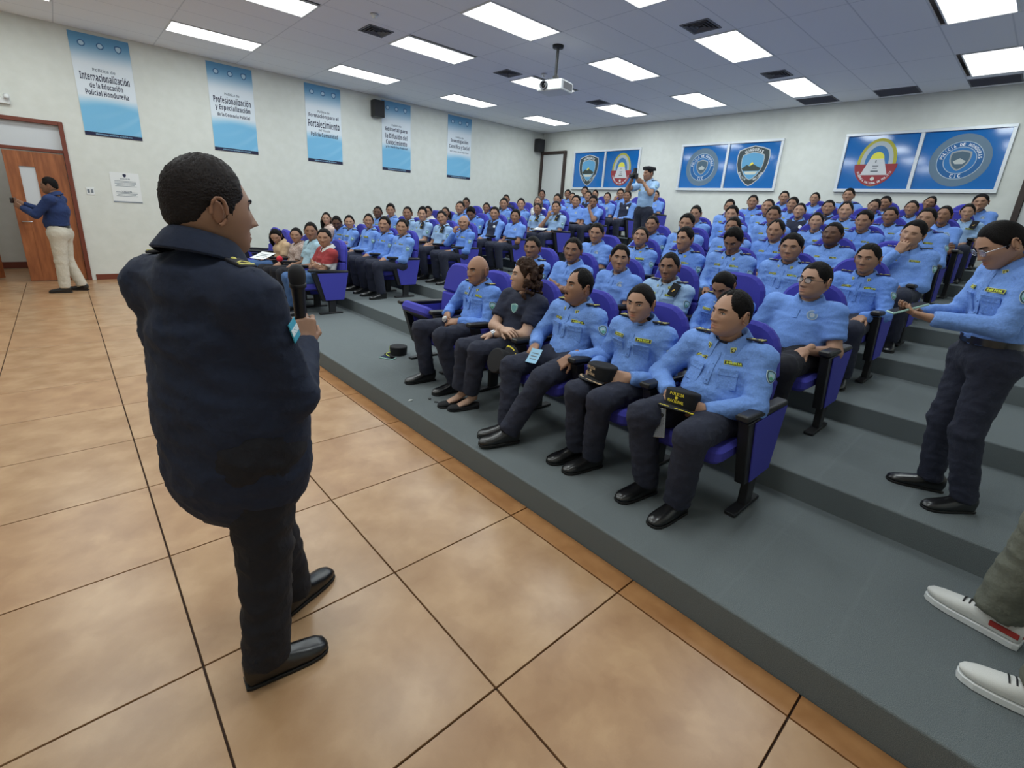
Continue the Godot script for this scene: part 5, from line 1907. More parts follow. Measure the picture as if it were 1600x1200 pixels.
# section, row, seat, head in the photograph, clothes, pose, hair, skin tone, head shape, more
const PEOPLE := [
	[0, 2, 1, 1131, 447, "U", "down", "bun", 1, "f1", {"pitch": 0.55}],
	[0, 2, 2, 1046, 418, "S", "lap", "crop", 2, "m3", {}],
	[0, 2, 3, 968, 405, "P", "lap", "brush", 1, "m3", {"tee": "white_cloth", "yawp": 0.35}],
	[0, 2, 4, 895, 392, "P", "cross", "short", 2, "m4", {"tee": "white_cloth"}],
	[0, 2, 5, 832, 388, "U", "lap", "short", 2, "m1", {"tee": "white_cloth"}],
	[0, 3, 0, 1356, 405, "U", "knees", "short", 1, "m1", {}],
	[0, 3, 1, 1236, 388, "U", "lap", "brush", 1, "m2", {}],
	[0, 3, 2, 1146, 376, "U", "lap", "brush", 2, "m1", {"pitch": 0.5}],
	[0, 3, 3, 1070, 375, "U", "lap", "brush", 1, "m3", {"yawp": -0.3}],
	[0, 3, 4, 1001, 371, "U", "lap", "slick", 1, "f2", {"pitch": -0.25}],
	[0, 3, 5, 932, 365, "P", "lap", "short", 1, "m4", {"tee": "white_cloth"}],
	[0, 4, 0, 1432, 367, "U", "chin", "brush", 0, "m2", {"roll": -0.2}],
	[0, 4, 1, 1301, 367, "U", "cross", "short", 3, "m2", {}],
	[0, 4, 2, 1212, 361, "U", "lap", "receding", 1, "m4", {"tee": "white_cloth"}],
	[0, 4, 3, 1145, 356, "U", "lap", "short", 2, "m1", {}],
	[0, 4, 4, 1073, 350, "U", "lap", "brush", 1, "m2", {}],
	[0, 4, 5, 1019, 352, "U", "chin", "short", 2, "m1", {}],
	[0, 5, 0, 1447, 344, "U", "knees", "short", 1, "m4", {}],
	[0, 5, 1, 1350, 346, "U", "lap", "brush", 1, "m1", {}],
	[0, 5, 2, 1275, 347, "U", "lap", "slick", 0, "f1", {}],
	[0, 5, 3, 1208, 337, "U", "lap", "short", 2, "m4", {}],
	[0, 5, 4, 1143, 336, "U", "lap", "brush", 0, "m1", {}],
	[0, 5, 5, 1087, 335, "U", "lap", "short", 1, "m3", {}],
	[0, 6, 0, 1475, 337, "P", "cross", "pony", 2, "f1", {}],
	[0, 6, 1, 1391, 338, "U", "lap", "crop", 2, "m1", {}],
	[0, 6, 2, 1321, 330, "U", "lap", "receding", 0, "m4", {}],
	[0, 6, 3, 1249, 330, "V", "lap", "pony", 0, "f2", {}],
	[0, 6, 4, 1200, 324, "U", "lap", "crop", 1, "m2", {}],
	[0, 6, 5, 1140, 324, "U", "lap", "short", 1, "m3", {}],
	[0, 7, 0, 1513, 332, "S", "lap", "bun", 0, "f1", {}],
	[0, 7, 1, 1424, 326, "U", "lap", "slick", 1, "f2", {}],
	[0, 7, 2, 1365, 323, "U", "lap", "slick", 1, "f1", {"roll": -0.3}],
	[0, 7, 3, 1294, 325, "V", "lap", "short", 1, "m2", {}],
	[0, 7, 4, 1238, 320, "U", "lap", "brush", 1, "m1", {}],
	[0, 7, 5, 1176, 316, "U", "lap", "short", 1, "m4", {}],
	[0, 8, 0, 1535, 317, "P", "chin", "brush", 1, "m2", {"roll": 0.1}],
	[0, 8, 1, 1452, 318, "N", "lap", "slick", 2, "f1", {"roll": -0.3}],
	[0, 8, 2, 1383, 318, "P", "lap", "short", 2, "m1", {"tee": "white_cloth"}],
	[0, 8, 3, 1326, 306, "U", "lap", "short", 1, "m4", {}],
	[0, 8, 4, 1273, 311, "P", "lap", "pony", 1, "f1", {}],
	[0, 8, 5, 1225, 309, "P", "lap", "short", 1, "m1", {}],
	[1, 1, 0, 507, 372, "M", "cross", "short", 1, "m2", {"trousers": "jeans"}],
	[1, 1, 1, 486, 362, "sky_shirt", "lap", "short", 2, "m4", {"trousers": "trousers_black"}],
	[1, 1, 2, 463, 368, "leopard", "lap", "pony", 1, "f2", {"trousers": "trousers_black"}],
	[1, 1, 3, 420, 366, "beige", "down", "long", 0, "f1", {"pitch": 0.5, "trousers": "jeans"}],
	[1, 2, 0, 629, 356, "U", "lap", "short", 1, "m1", {}],
	[1, 2, 1, 601, 352, "U", "lap", "brush", 1, "m4", {}],
	[1, 2, 2, 577, 346, "U", "lap", "pony", 1, "f1", {}],
	[1, 2, 3, 546, 347, "U", "cross", "pony", 0, "f2", {}],
	[1, 2, 4, 527, 348, "U", "down", "crop", 3, "m1", {"pitch": 0.35}],
	[1, 2, 5, 510, 342, "pale_pink", "lap", "long", 0, "f1", {}],
	[1, 3, 0, 729, 349, "U", "chin", "bald", 1, "m4", {}],
	[1, 3, 1, 691, 341, "S", "lap", "short", 1, "m1", {"roll": 0.25}],
	[1, 3, 2, 660, 335, "S", "lap", "brush", 0, "m3", {}],
	[1, 3, 3, 637, 334, "S", "lap", "short", 2, "m4", {}],
	[1, 3, 4, 610, 329, "U", "lap", "brush", 1, "m1", {}],
	[1, 3, 5, 590, 332, "U", "lap", "crop", 3, "m2", {}],
	[1, 4, 0, 808, 339, "P", "lap", "brush", 2, "m3", {"tee": "navy"}],
	[1, 4, 1, 773, 334, "V", "lap", "short", 1, "m4", {}],
	[1, 4, 2, 736, 333, "U", "down", "brush", 2, "m1", {"pitch": 0.6}],
	[1, 4, 3, 719, 325, "U", "lap", "short", 1, "m2", {}],
	[1, 4, 4, 702, 333, "N", "lap", "long", 2, "f1", {}],
	[1, 4, 5, 669, 331, "white_cloth", "lap", "short", 1, "m1", {}],
	[1, 5, 0, 869, 325, "S", "chin", "short", 1, "m1", {"pitch": -0.1}],
	[1, 5, 1, 840, 327, "S", "lap", "bun", 2, "f1", {}],
	[1, 5, 2, 815, 319, "U", "lap", "slick", 0, "f2", {}],
	[1, 5, 3, 794, 319, "U", "lap", "short", 1, "m4", {}],
	[1, 5, 4, 760, 325, "U", "lap", "bun", 2, "f1", {}],
	[1, 5, 5, 726, 317, "U", "lap", "crop", 2, "m1", {"pitch": 0.2}],
	[1, 6, 0, 927, 315, "P", "chin2", "short", 2, "m4", {"pitch": 0.2}],
	[1, 6, 1, 900, 315, "P", "lap", "brush", 1, "m2", {}],
	[1, 6, 2, 871, 312, "P", "lap", "short", 1, "m1", {}],
	[1, 6, 3, 841, 315, "white_cloth", "lap", "long", 0, "f2", {"hair_mat": "hair_grey"}],
	[1, 6, 5, 791, 312, "N", "lap", "crop", 2, "m1", {}],
	[1, 7, 0, 980, 307, "V", "lap", "short", 2, "m1", {}],
	[1, 7, 1, 949, 309, "P", "lap", "bun", 0, "f1", {}],
	[1, 7, 2, 919, 307, "V", "lap", "short", 1, "m4", {}],
	[1, 7, 3, 894, 309, "U", "lap", "crop", 1, "m1", {}],
	[1, 7, 5, 847, 305, "U", "lap", "short", 2, "m3", {}],
	[1, 8, 0, 1024, 306, "P", "lap", "short", 1, "m1", {}],
	[1, 8, 2, 971, 303, "P", "chin", "short", 1, "m4", {}],
	[1, 8, 3, 930, 304, "U", "lap", "pony", 1, "f1", {}],
	[1, 8, 4, 914, 298, "U", "lap", "short", 1, "m2", {}],
	[1, 8, 5, 887, 304, "U", "lap", "brush", 2, "m1", {}],
]

const LOOKS := {
	"U": "officer in long-sleeved blue uniform shirt", "S": "officer in pale short-sleeved uniform shirt", "P": "person in blue polo shirt", "V": "officer in dark vest over blue shirt", "N": "person in navy top",
	"M": "man in maroon and white polo", "sky_shirt": "man in pale sky-blue shirt", "leopard": "woman in mottled print blouse", "beige": "woman in beige top bending forward", "pale_pink": "woman in pale pink top", "white_cloth": "person in white top",
}


func build_audience() -> void:
	for e in PEOPLE:
		var sec: int = e[0]
		var row: int = e[1]
		var k: int = e[2]
		var o: Dictionary = e[10].duplicate()
		var code: String = e[5]
		var pose: String = e[6]
		var fem: bool = e[9].begins_with("f")
		var sleeve := "short" if code in ["S", "P", "M", "leopard", "sky_shirt", "beige", "pale_pink"] else "long"
		var near := sec == 0 and row <= 3
		var cell := 0.0135 if near else (0.016 if (sec == 0 and row <= 5) or (sec == 1 and row <= 3) else 0.019)
		var g := 1.0 if not fem else 0.92
		if e[9] == "m2":
			g = 1.12
		var fit := fit_for(pose, sleeve, fem, code == "V", cell, g)
		var hc: Vector3 = fit.rig.Hc
		var seat_x: float = [-1.0625, -6.6925][sec] - 0.545 * k
		var p := on_z(e[3], e[4], row_z(row) + hc.z)
		var x := clampf(p.x, seat_x - 0.13, seat_x + 0.13)
		var sy := clampf((p.y - tread_y(row)) / hc.y, 0.90, 1.06)
		var where := "%s row, %s from the %s" % [ORD[row], ORD[k + 1], ["outer steps", "banner-side aisle"][sec]]
		var t = thing("person", "%s, %s" % [LOOKS[code], where], "person", Vector3(x, tread_y(row), row_z(row)), 0, "seated audience")
		# keep feet on the tread and the seat under the hips; only the height of the sitting figure varies a little
		t.scale = Vector3(lerpf(1.0, sy, 0.5), sy, 1.0)
		var to := Vector3(-1.64, 1.62, -0.42) - Vector3(x, tread_y(row) + hc.y, row_z(row))
		var yaw: float = clampf(atan2(to.x, to.z) * 0.85 + rng.randf_range(-0.12, 0.12), -1.05, 1.05) + o.get("yawp", 0.0)
		o["yaw"] = yaw
		if not o.has("pitch"):
			o["pitch"] = rng.randf_range(-0.12, 0.06)
		if not o.has("roll"):
			o["roll"] = rng.randf_range(-0.06, 0.06)
		o["head"] = e[9]
		o["hair"] = e[7]
		o["skin"] = e[8]
		o["hs"] = 1.0 / lerpf(1.0, sy, 0.5)
		match code:
			"U":
				o["gear"] = "uniform"
				o["shirt"] = "shirt" if (k + row) % 3 else "shirt_deep"
			"S":
				o["gear"] = "short"
				o["shirt"] = "shirt_pale"
				o["tee"] = "white_cloth"
			"P":
				o["gear"] = "polo"
				o["shirt"] = "polo"
			"V":
				o["shirt"] = "shirt"
				o["tee"] = "white_cloth"
			"N":
				o["shirt"] = "navy"
			"M":
				o["shirt"] = "maroon_white"
				o["collar"] = "white_cloth"
				o["tee"] = ""
				var sh: MB = fit.shirt
				var cols := PackedColorArray()
				for q in sh.v:
					cols.append(Color(0.28, 0.028, 0.035) if q.y > 0.69 + 0.0 * q.x else Color(0.72, 0.70, 0.68))
				var cp := MB.new().join(sh)
				cp.c = cols
				o["shirt_mesh"] = cp.mesh()
			_:
				o["shirt"] = code
				o["tee"] = ""
		dress(t, fit, o)


# ------------------------------------------------------------------ the front row, each one posed as in the photograph
func front_person(row: int, k: int, label: String, rig: Dictionary, o: Dictionary):
	var x := -1.0625 - 0.545 * k
	rig["cell"] = 0.0115
	var fit := outfit(seated(rig))
	var t = thing("person", label, "person", Vector3(x, tread_y(row), row_z(row)), 0, "")
	dress(t, fit, o)
	return t


func build_front_row() -> void:
	front_person(1, 0, "heavyset officer in blue uniform shirt holding a black cap, front row end seat", {
		"g": 1.26, "belly": 0.06, "leg": 1.1, "Hc": Vector3(0.0, 1.022, -0.035), "N": Vector3(0, 0.868, -0.08),
		"S": [Vector3(0.185, 0.822, -0.07), Vector3(-0.185, 0.815, -0.06)], "W": [Vector3(0.075, 0.555, 0.235), Vector3(-0.155, 0.575, 0.205)],
		"pole": [Vector3(0.9, -0.7, -0.2), Vector3(-0.9, -0.7, -0.1)],
		"hand": [[Vector3(-0.85, 0.08, 0.42), Vector3(-0.3, -0.1, -0.9), 0.35], [Vector3(0.25, -0.05, 0.9), Vector3(0.9, -0.2, -0.1), 0.45]],
		"K": [Vector3(0.115, 0.475, 0.43), Vector3(-0.165, 0.49, 0.43)], "A": [Vector3(0.085, 0.085, 0.385), Vector3(-0.13, 0.085, 0.345)], "T": [Vector3(-0.12, 0, 1), Vector3(-0.22, 0, 1)],
	}, {"head": "m2", "hair": "high", "skin": 0, "yaw": -0.50, "pitch": -0.06, "hs": 1.03, "gear": "uniform", "shirt": "shirt", "collar_scale": 1.14})
	front_person(1, 1, "woman officer in blue uniform shirt, hair pulled back, holding a black cap", {
		"fem": true, "g": 1.0, "Hc": Vector3(-0.01, 0.985, -0.02), "N": Vector3(0, 0.842, -0.075), "S": [Vector3(0.158, 0.80, -0.07), Vector3(-0.158, 0.80, -0.07)],
		"W": [Vector3(0.125, 0.575, 0.19), Vector3(-0.145, 0.57, 0.19)], "hand": [[Vector3(-0.75, 0.0, 0.62), Vector3(-0.5, -0.4, -0.5), 0.3], [Vector3(0.25, -0.05, 0.95), Vector3(0.9, -0.3, 0), 0.4]],
		"K": [Vector3(0.10, 0.475, 0.43), Vector3(-0.075, 0.475, 0.43)], "A": [Vector3(0.04, 0.085, 0.36), Vector3(-0.09, 0.085, 0.355)], "T": [Vector3(-0.25, 0, 1), Vector3(-0.3, 0, 1)],
	}, {"head": "f2", "hair": "slick", "skin": 0, "yaw": 0.12, "pitch": 0.04, "gear": "uniform", "shirt": "shirt"})
	front_person(1, 2, "officer with a moustache, ankles crossed, paper in one hand, front row", {
		"g": 1.04, "Hc": Vector3(0.015, 1.005, -0.045), "W": [Vector3(0.21, 0.585, 0.20), Vector3(-0.125, 0.585, 0.20)],
		"pole": [Vector3(0.8, -0.8, -0.5), Vector3(-0.8, -0.7, -0.2)],
		"hand": [[Vector3(-0.35, -0.55, 0.75), Vector3(-0.2, -0.8, -0.5), 0.25], [Vector3(0.45, -0.25, 0.75), Vector3(0.3, -0.9, -0.1), 0.45]],
		"K": [Vector3(0.165, 0.465, 0.42), Vector3(-0.125, 0.465, 0.42)], "A": [Vector3(0.055, 0.10, 0.575), Vector3(-0.045, 0.085, 0.50)], "T": [Vector3(-0.35, 0, 1), Vector3(-0.5, 0, 1)],
	}, {"head": "m3", "hair": "receding", "skin": 1, "yaw": -0.30, "pitch": -0.16, "moustache": 1, "gear": "uniform", "shirt": "shirt"})
	var cw = front_person(1, 3, "curly-haired woman in navy t-shirt with folded arms, front row", {
		"fem": true, "g": 1.08, "sleeve": "short", "crew": true, "Hc": Vector3(0.03, 1.015, -0.02), "N": Vector3(0.005, 0.868, -0.075), "S": [Vector3(0.162, 0.815, -0.06), Vector3(-0.162, 0.815, -0.06)],
		"W": [Vector3(-0.015, 0.575, 0.225), Vector3(0.075, 0.625, 0.205)], "pole": [Vector3(0.9, -0.8, 0.1), Vector3(-0.9, -0.8, 0.1)],
		"hand": [[Vector3(-0.75, -0.35, 0.6), Vector3(0, -1, 0), 0.25], [Vector3(0.95, 0.1, 0.1), Vector3(0.1, -0.8, -0.3), 0.5]],
		"K": [Vector3(0.06, 0.485, 0.43), Vector3(-0.10, 0.475, 0.43)], "A": [Vector3(-0.02, 0.10, 0.42), Vector3(-0.125, 0.10, 0.445)], "T": [Vector3(-0.3, 0, 1), Vector3(-0.25, 0, 1)], "leg": 0.98, "hem_leg": -0.035,
	}, {"head": "f1", "hair": "curly", "hair_mat": "hair_brown", "skin": 4, "yaw": -0.46, "pitch": -0.08, "shirt": "navy", "shoes": "flat", "trousers": "trousers"})
	# low black pumps with bare insteps
	var secs := [[-0.07, 0.022, 0.045, 0.0], [-0.05, 0.032, 0.05, 0.0], [0.0, 0.034, 0.035, 0.0], [0.05, 0.038, 0.03, 0.0], [0.10, 0.043, 0.042, 0.0], [0.14, 0.040, 0.042, 0.0], [0.17, 0.026, 0.034, 0.0], [0.18, 0.010, 0.024, 0.004]]
	for s in 2:
		var a: Vector3 = [Vector3(-0.02, 0, 0.42), Vector3(-0.125, 0, 0.445)][s]
		var x := Transform3D(Basis(Vector3.UP, [-0.29, -0.245][s]), a)
		var sh = part(cw, "shoe", shoe_loft(secs), M.cap_black, x)
		part(sh, "sole", sole_mesh(secs, 0.012), M.sole)
		var ft := MB.new()
		ft.col = SKINS[4]
		ft.tube([Vector3(0, 0.20, -0.03), Vector3(0, 0.09, -0.025), Vector3(0, 0.055, 0.03), Vector3(0, 0.035, 0.10)], [0.036, 0.034, Vector2(0.031, 0.024), Vector2(0.03, 0.012)], 14)
		part(cw, "foot", ft, M.skin, x)
	var q: Transform3D = Transform3D(look_basis(Vector3(0.1, 0.1, 1), Vector3.UP), Vector3(0.085, 0.785, 0.115))
	var bd := MB.new()
	bd.col = Color(0.30, 0.52, 0.50)
	bd.prism(shield(0.036), -0.006, 0.003)
	bd.col = Color(0.14, 0.36, 0.40)
	bd.prism(shield(0.026), 0.003, 0.004)
	part(cw, "shirt_emblem", bd, M.paint, q)
	part(cw, "earring", MB.new().tube([Vector3(0.105, 0.985, -0.02), Vector3(0.107, 0.965, -0.02)], [0.003, 0.005], 6), M.gold)
	part(cw, "wristband", MB.new().tube([Vector3(-0.005, 0.585, 0.21), Vector3(-0.02, 0.572, 0.232)], [0.03], 14, false), M.silver)
	front_person(1, 4, "bald officer in blue uniform shirt beside the empty seat, hands together", {
		"g": 1.06, "Hc": Vector3(-0.01, 0.985, -0.03), "N": Vector3(-0.01, 0.842, -0.07), "S": [Vector3(0.165, 0.80, -0.06), Vector3(-0.185, 0.795, -0.05)],
		"W": [Vector3(0.03, 0.565, 0.185), Vector3(-0.175, 0.59, 0.165)], "pole": [Vector3(0.9, -0.8, -0.2), Vector3(-0.9, -0.8, -0.1)],
		"hand": [[Vector3(-0.85, -0.15, 0.5), Vector3(0, -0.8, -0.5), 0.5], [Vector3(0.75, -0.35, 0.55), Vector3(0.4, -0.6, -0.5), 0.55]],
		"K": [Vector3(0.12, 0.485, 0.42), Vector3(-0.195, 0.485, 0.42)], "A": [Vector3(0.16, 0.085, 0.31), Vector3(-0.185, 0.085, 0.36)], "T": [Vector3(-0.1, 0, 1), Vector3(-0.15, 0, 1)],
	}, {"head": "m4", "hair": "bald", "hair_mat": "stubble", "skin": 1, "yaw": 0.05, "pitch": 0.05, "gear": "uniform", "shirt": "shirt_deep"})
	front_person(2, 0, "heavyset man in blue polo shirt with glasses, second row end seat", {
		"g": 1.24, "belly": 0.06, "sleeve": "short", "leg": 1.1, "Hc": Vector3(0.04, 1.0, -0.04), "N": Vector3(0.02, 0.85, -0.08), "S": [Vector3(0.19, 0.805, -0.07), Vector3(-0.185, 0.805, -0.07)],
		"W": [Vector3(0.155, 0.58, 0.235), Vector3(-0.17, 0.57, 0.19)], "hand": [[Vector3(-0.4, -0.45, 0.8), Vector3(-0.1, -0.9, -0.4), 0.25], [Vector3(0.3, -0.2, 0.9), Vector3(0, -1, 0), 0.3]],
		"K": [Vector3(0.11, 0.48, 0.43), Vector3(-0.14, 0.48, 0.43)], "A": [Vector3(0.07, 0.085, 0.37), Vector3(-0.12, 0.085, 0.37)], "T": [Vector3(-0.05, 0, 1), Vector3(-0.15, 0, 1)],
	}, {"head": "m2", "hair": "short", "skin": 0, "yaw": -0.45, "pitch": -0.05, "glasses": 1, "gear": "polo", "shirt": "polo", "tee": "white_cloth", "trousers": "trousers_black"})


# ------------------------------------------------------------------ people on their feet
func build_standing() -> void:
	# the speaker, back and side to the camera
	var fit := outfit(standing({
		"g": 1.38, "belly": 0.07, "hem": true, "hem_drop": -0.13, "cell": 0.0125, "leg": 1.16, "up": 0.315, "fore": 0.275, "P": Vector3(0, 0.93, 0.0), "Wst": Vector3(0, 1.08, 0.0), "Ch": Vector3(0.0, 1.26, -0.03), "N": Vector3(0, 1.445, -0.04), "Hc": Vector3(0.0, 1.578, -0.005),
		"S": [Vector3(0.195, 1.355, -0.035), Vector3(-0.172, 1.345, -0.055)], "W": [Vector3(0.12, 1.0, 0.24), Vector3(-0.10, 1.135, 0.235)],
		"pole": [Vector3(0.25, -0.6, -0.7), Vector3(-0.45, -1.0, -0.25)],
		"hand": [[Vector3(-0.8, 0.1, 0.3), Vector3(0, -0.3, -1), 0.6], [Vector3(0.25, 0.72, 0.25), Vector3(0.6, -0.25, 0.6), 1.05]],
		"J": [Vector3(0.09, 0.88, 0.02), Vector3(-0.10, 0.88, -0.02)], "K": [Vector3(0.043, 0.49, 0.138), Vector3(-0.119, 0.49, -0.046)], "A": [Vector3(0.007, 0.085, 0.197), Vector3(-0.123, 0.085, -0.092)], "T": [Vector3(-0.031, 0, 0.285), Vector3(-0.161, 0, 0.230)],
	}))
	var t = thing("person", "speaker in dark navy uniform jacket holding a microphone, standing on the tiled floor", "person", Vector3(-1.633, 0, -0.315), -2.6)
	dress(t, fit, {"head": "m4", "hair": "short", "hair_mat": "hair_dark", "skin": 1, "yaw": -0.36, "pitch": 0.0, "hs": 1.12, "shirt": "navy_jacket", "trousers": "trousers_black", "tee": "navy", "collar_scale": 1.14})
	var an: Dictionary = fit.an
	var fl := MB.new()
	fl.col = Color(0.03, 0.32, 0.46)
	fl.box(Vector3(0, 0, 0), Vector3(0.075, 0.056, 0.004), 0.001)
	fl.col = Color(0.72, 0.78, 0.80)
	fl.box(Vector3(0, 0, 0.001), Vector3(0.073, 0.019, 0.004), 0.0)
	fl.col = Color(0.03, 0.32, 0.46)
	for c in [Vector2(0, 0), Vector2(-0.011, 0.005), Vector2(0.011, 0.005), Vector2(-0.011, -0.005), Vector2(0.011, -0.005)]:
		fl.ellipsoid(Vector3(c.x, c.y, 0.003), Vector3(0.002, 0.002, 0.001), Basis(), 6, 4)
	var along: Vector3 = an.arm1[2]
	part(t, "flag_patch", fl, M.paint, Transform3D(look_basis(an.arm1[1], -along), an.arm1[0] + an.arm1[1] * 0.005 - along * 0.02))
	for s in 2:
		var a: Array = an["ep%d" % s][0]
		var b: Array = an["ep%d" % s][1]
		var nn: Vector3 = (a[1] + b[1]).normalized()
		part(t, "epaulette", made.ep, M.paint, Transform3D(look_basis(nn, (a[0] - b[0]).normalized()), (a[0] + b[0]) * 0.5 + nn * 0.003))
	var mc = thing("microphone", "black handheld microphone held up by the speaker in navy", "microphone", Vector3.ZERO)
	var hb: Transform3D = t.transform
	var grip: Vector3 = fit.rig.W[1] + Vector3(0.045, 0.10, 0.035)
	mc.transform = hb * Transform3D(Basis(Vector3.RIGHT, -0.12) * Basis(Vector3.BACK, 0.08), grip)
	part(mc, "handle", MB.new().lathe([Vector2(0, -0.12), Vector2(0.013, -0.12), Vector2(0.0175, -0.06), Vector2(0.021, 0.06), Vector2(0.023, 0.10)], 18), M.black_plastic)
	part(mc, "collar_ring", MB.new().lathe([Vector2(0.023, 0.098), Vector2(0.028, 0.10), Vector2(0.028, 0.112), Vector2(0.024, 0.114)], 18), M.black_metal)
	part(mc, "grille", MB.new().lathe([Vector2(0.025, 0.112), Vector2(0.029, 0.135), Vector2(0.027, 0.16), Vector2(0.017, 0.175), Vector2(0, 0.179)], 18), M.grille_dark)

	# woman officer on the outer steps, looking down at a phone
	fit = outfit(standing({
		"fem": true, "g": 1.02, "cell": 0.0125, "leg": 1.0, "N": Vector3(0, 1.44, 0.01), "Hc": Vector3(0, 1.545, 0.105), "Ch": Vector3(0, 1.27, -0.01), "S": [Vector3(0.16, 1.395, -0.005), Vector3(-0.16, 1.395, -0.005)],
		"W": [Vector3(0.075, 1.12, 0.33), Vector3(-0.075, 1.135, 0.34)], "pole": [Vector3(0.5, -0.9, -0.5), Vector3(-0.5, -0.9, -0.5)],
		"hand": [[Vector3(-0.45, 0.15, 0.85), Vector3(-0.3, 0.9, -0.2), 0.45], [Vector3(0.45, 0.1, 0.85), Vector3(0.3, 0.9, -0.2), 0.45]],
		"K": [Vector3(0.11, 0.49, 0.03), Vector3(-0.09, 0.49, 0.04)], "A": [Vector3(0.13, 0.085, -0.05), Vector3(-0.095, 0.085, 0.0)], "T": [Vector3(0.25, 0, 1), Vector3(-0.2, 0, 1)],
	}))
	t = thing("person", "woman officer in blue uniform shirt standing on the outer steps looking at a phone", "person", Vector3(-0.085, tread_y(2), -3.255), -1.0)
	t.scale = Vector3(0.90, 0.85, 0.90)
	dress(t, fit, {"head": "f1", "hair": "bun", "skin": 0, "yaw": 0.0, "pitch": 0.55, "glasses": 2, "shut": true, "gear": "uniform", "shirt": "shirt", "hs": 1.06})
	part(t, "belt", MB.new().tube([Vector3(0, 1.0, 0.0), Vector3(0, 1.04, 0.0)], [Vector2(0.158, 0.122)], 24, false, Vector3.BACK), M.leather)
	var ph = thing("phone", "phone in a pale mint case held by the woman on the steps", "phone")
	ph.transform = t.transform.orthonormalized() * Transform3D(Basis(Vector3.RIGHT, -1.15), Vector3(0.0, 0.985, 0.385))
	part(ph, "case", MB.new().box(Vector3.ZERO, Vector3(0.075, 0.155, 0.011), 0.004), M.mint)
	part(ph, "screen", MB.new().box(Vector3(0, 0, 0.0055), Vector3(0.068, 0.146, 0.002), 0.0005), M.screen_black)

	# photographer in the wide aisle
	fit = outfit(standing({
		"sleeve": "short", "cell": 0.016, "g": 1.08, "W": [Vector3(0.10, 1.435, 0.26), Vector3(-0.10, 1.50, 0.33)], "pole": [Vector3(0.7, -0.9, 0.1), Vector3(-0.8, -0.9, 0.2)], "Hc": Vector3(0, 1.60, 0.01),
		"hand": [[Vector3(-0.5, 0.35, 0.7), Vector3(-0.7, 0.3, -0.4), 0.7], [Vector3(0.15, 0.9, 0.3), Vector3(0.8, 0, -0.3), 0.8]],
	}))
	t = thing("person", "photographer in pale blue short-sleeved uniform and side cap standing in the wide aisle", "person", Vector3(-5.32, tread_y(6), -8.12), -0.12)
	t.scale = Vector3.ONE * 0.965
	dress(t, fit, {"head": "m1", "hair": "crop", "skin": 1, "yaw": -0.25, "pitch": 0.02, "gear": "uniform", "shirt": "shirt_pale", "tee": "white_cloth"})
	part(t, "side_cap", MB.new().prism(PackedVector2Array([Vector2(-0.115, 0.0), Vector2(0.105, 0.0), Vector2(0.115, 0.05), Vector2(0.06, 0.072), Vector2(-0.10, 0.06)]), -0.078, 0.078, Transform3D(Basis(Vector3.UP, -PI / 2 - 0.25), Vector3(0, 1.665, 0.0)), 0.02), M.cap_black)
	var cm = thing("camera", "black camera held up by the photographer in the side cap", "camera", Vector3.ZERO)
	cm.transform = t.transform.orthonormalized() * Transform3D(Basis(Vector3.UP, -0.2), Vector3(-0.01, 1.475, 0.36))
	part(cm, "camera_body", MB.new().box(Vector3.ZERO, Vector3(0.14, 0.09, 0.06), 0.008), M.black_plastic)
	part(cm, "lens_barrel", MB.new().lathe([Vector2(0, 0), Vector2(0.034, 0), Vector2(0.036, 0.07), Vector2(0.028, 0.075), Vector2(0, 0.07)], 16, Transform3D(Basis(Vector3.RIGHT, PI / 2), Vector3(0, 0, 0.03))), M.black_metal)
	part(cm, "flash", MB.new().box(Vector3(0, 0.09, 0), Vector3(0.06, 0.09, 0.05), 0.006), M.black_plastic)

	# man by the wooden door, filming
	fit = outfit(standing({
		"cell": 0.0165, "g": 1.12, "belly": 0.03, "leg": 1.12, "Ch": Vector3(0, 1.27, -0.03), "N": Vector3(0, 1.45, -0.03), "Hc": Vector3(0, 1.595, 0.01), "W": [Vector3(0.06, 1.26, 0.36), Vector3(-0.04, 1.31, 0.38)], "pole": [Vector3(0.6, -1, 0), Vector3(-0.6, -1, 0)],
		"hand": [[Vector3(-0.2, 0.5, 0.8), Vector3(-0.8, 0.2, 0), 0.6], [Vector3(0.2, 0.4, 0.8), Vector3(0.8, 0.2, 0), 0.6]], "A": [Vector3(0.12, 0.085, 0.03), Vector3(-0.12, 0.085, -0.1)],
	}))
	t = thing("person", "man in navy shirt and cream trousers filming beside the wooden door", "person", Vector3(-10.36, 0, 0.06), -0.35)
	dress(t, fit, {"head": "m1", "hair": "short", "skin": 2, "yaw": 0.1, "shirt": "royal_navy", "trousers": "cream", "tee": ""})
	part(t, "belt", MB.new().tube([Vector3(0, 0.985, 0.0), Vector3(0, 1.025, 0.0)], [Vector2(0.172, 0.132)], 24, false, Vector3.BACK), M.leather)
	ph = thing("phone", "dark phone held up by the man in cream trousers", "phone")
	ph.transform = t.transform * Transform3D(Basis(Vector3.BACK, PI / 2), Vector3(0.0, 1.36, 0.47))
	part(ph, "case", MB.new().box(Vector3.ZERO, Vector3(0.078, 0.16, 0.011), 0.004), M.black_plastic)
	part(ph, "screen", MB.new().box(Vector3(0, 0, -0.0055), Vector3(0.07, 0.15, 0.002), 0.0005), M.screen_black)

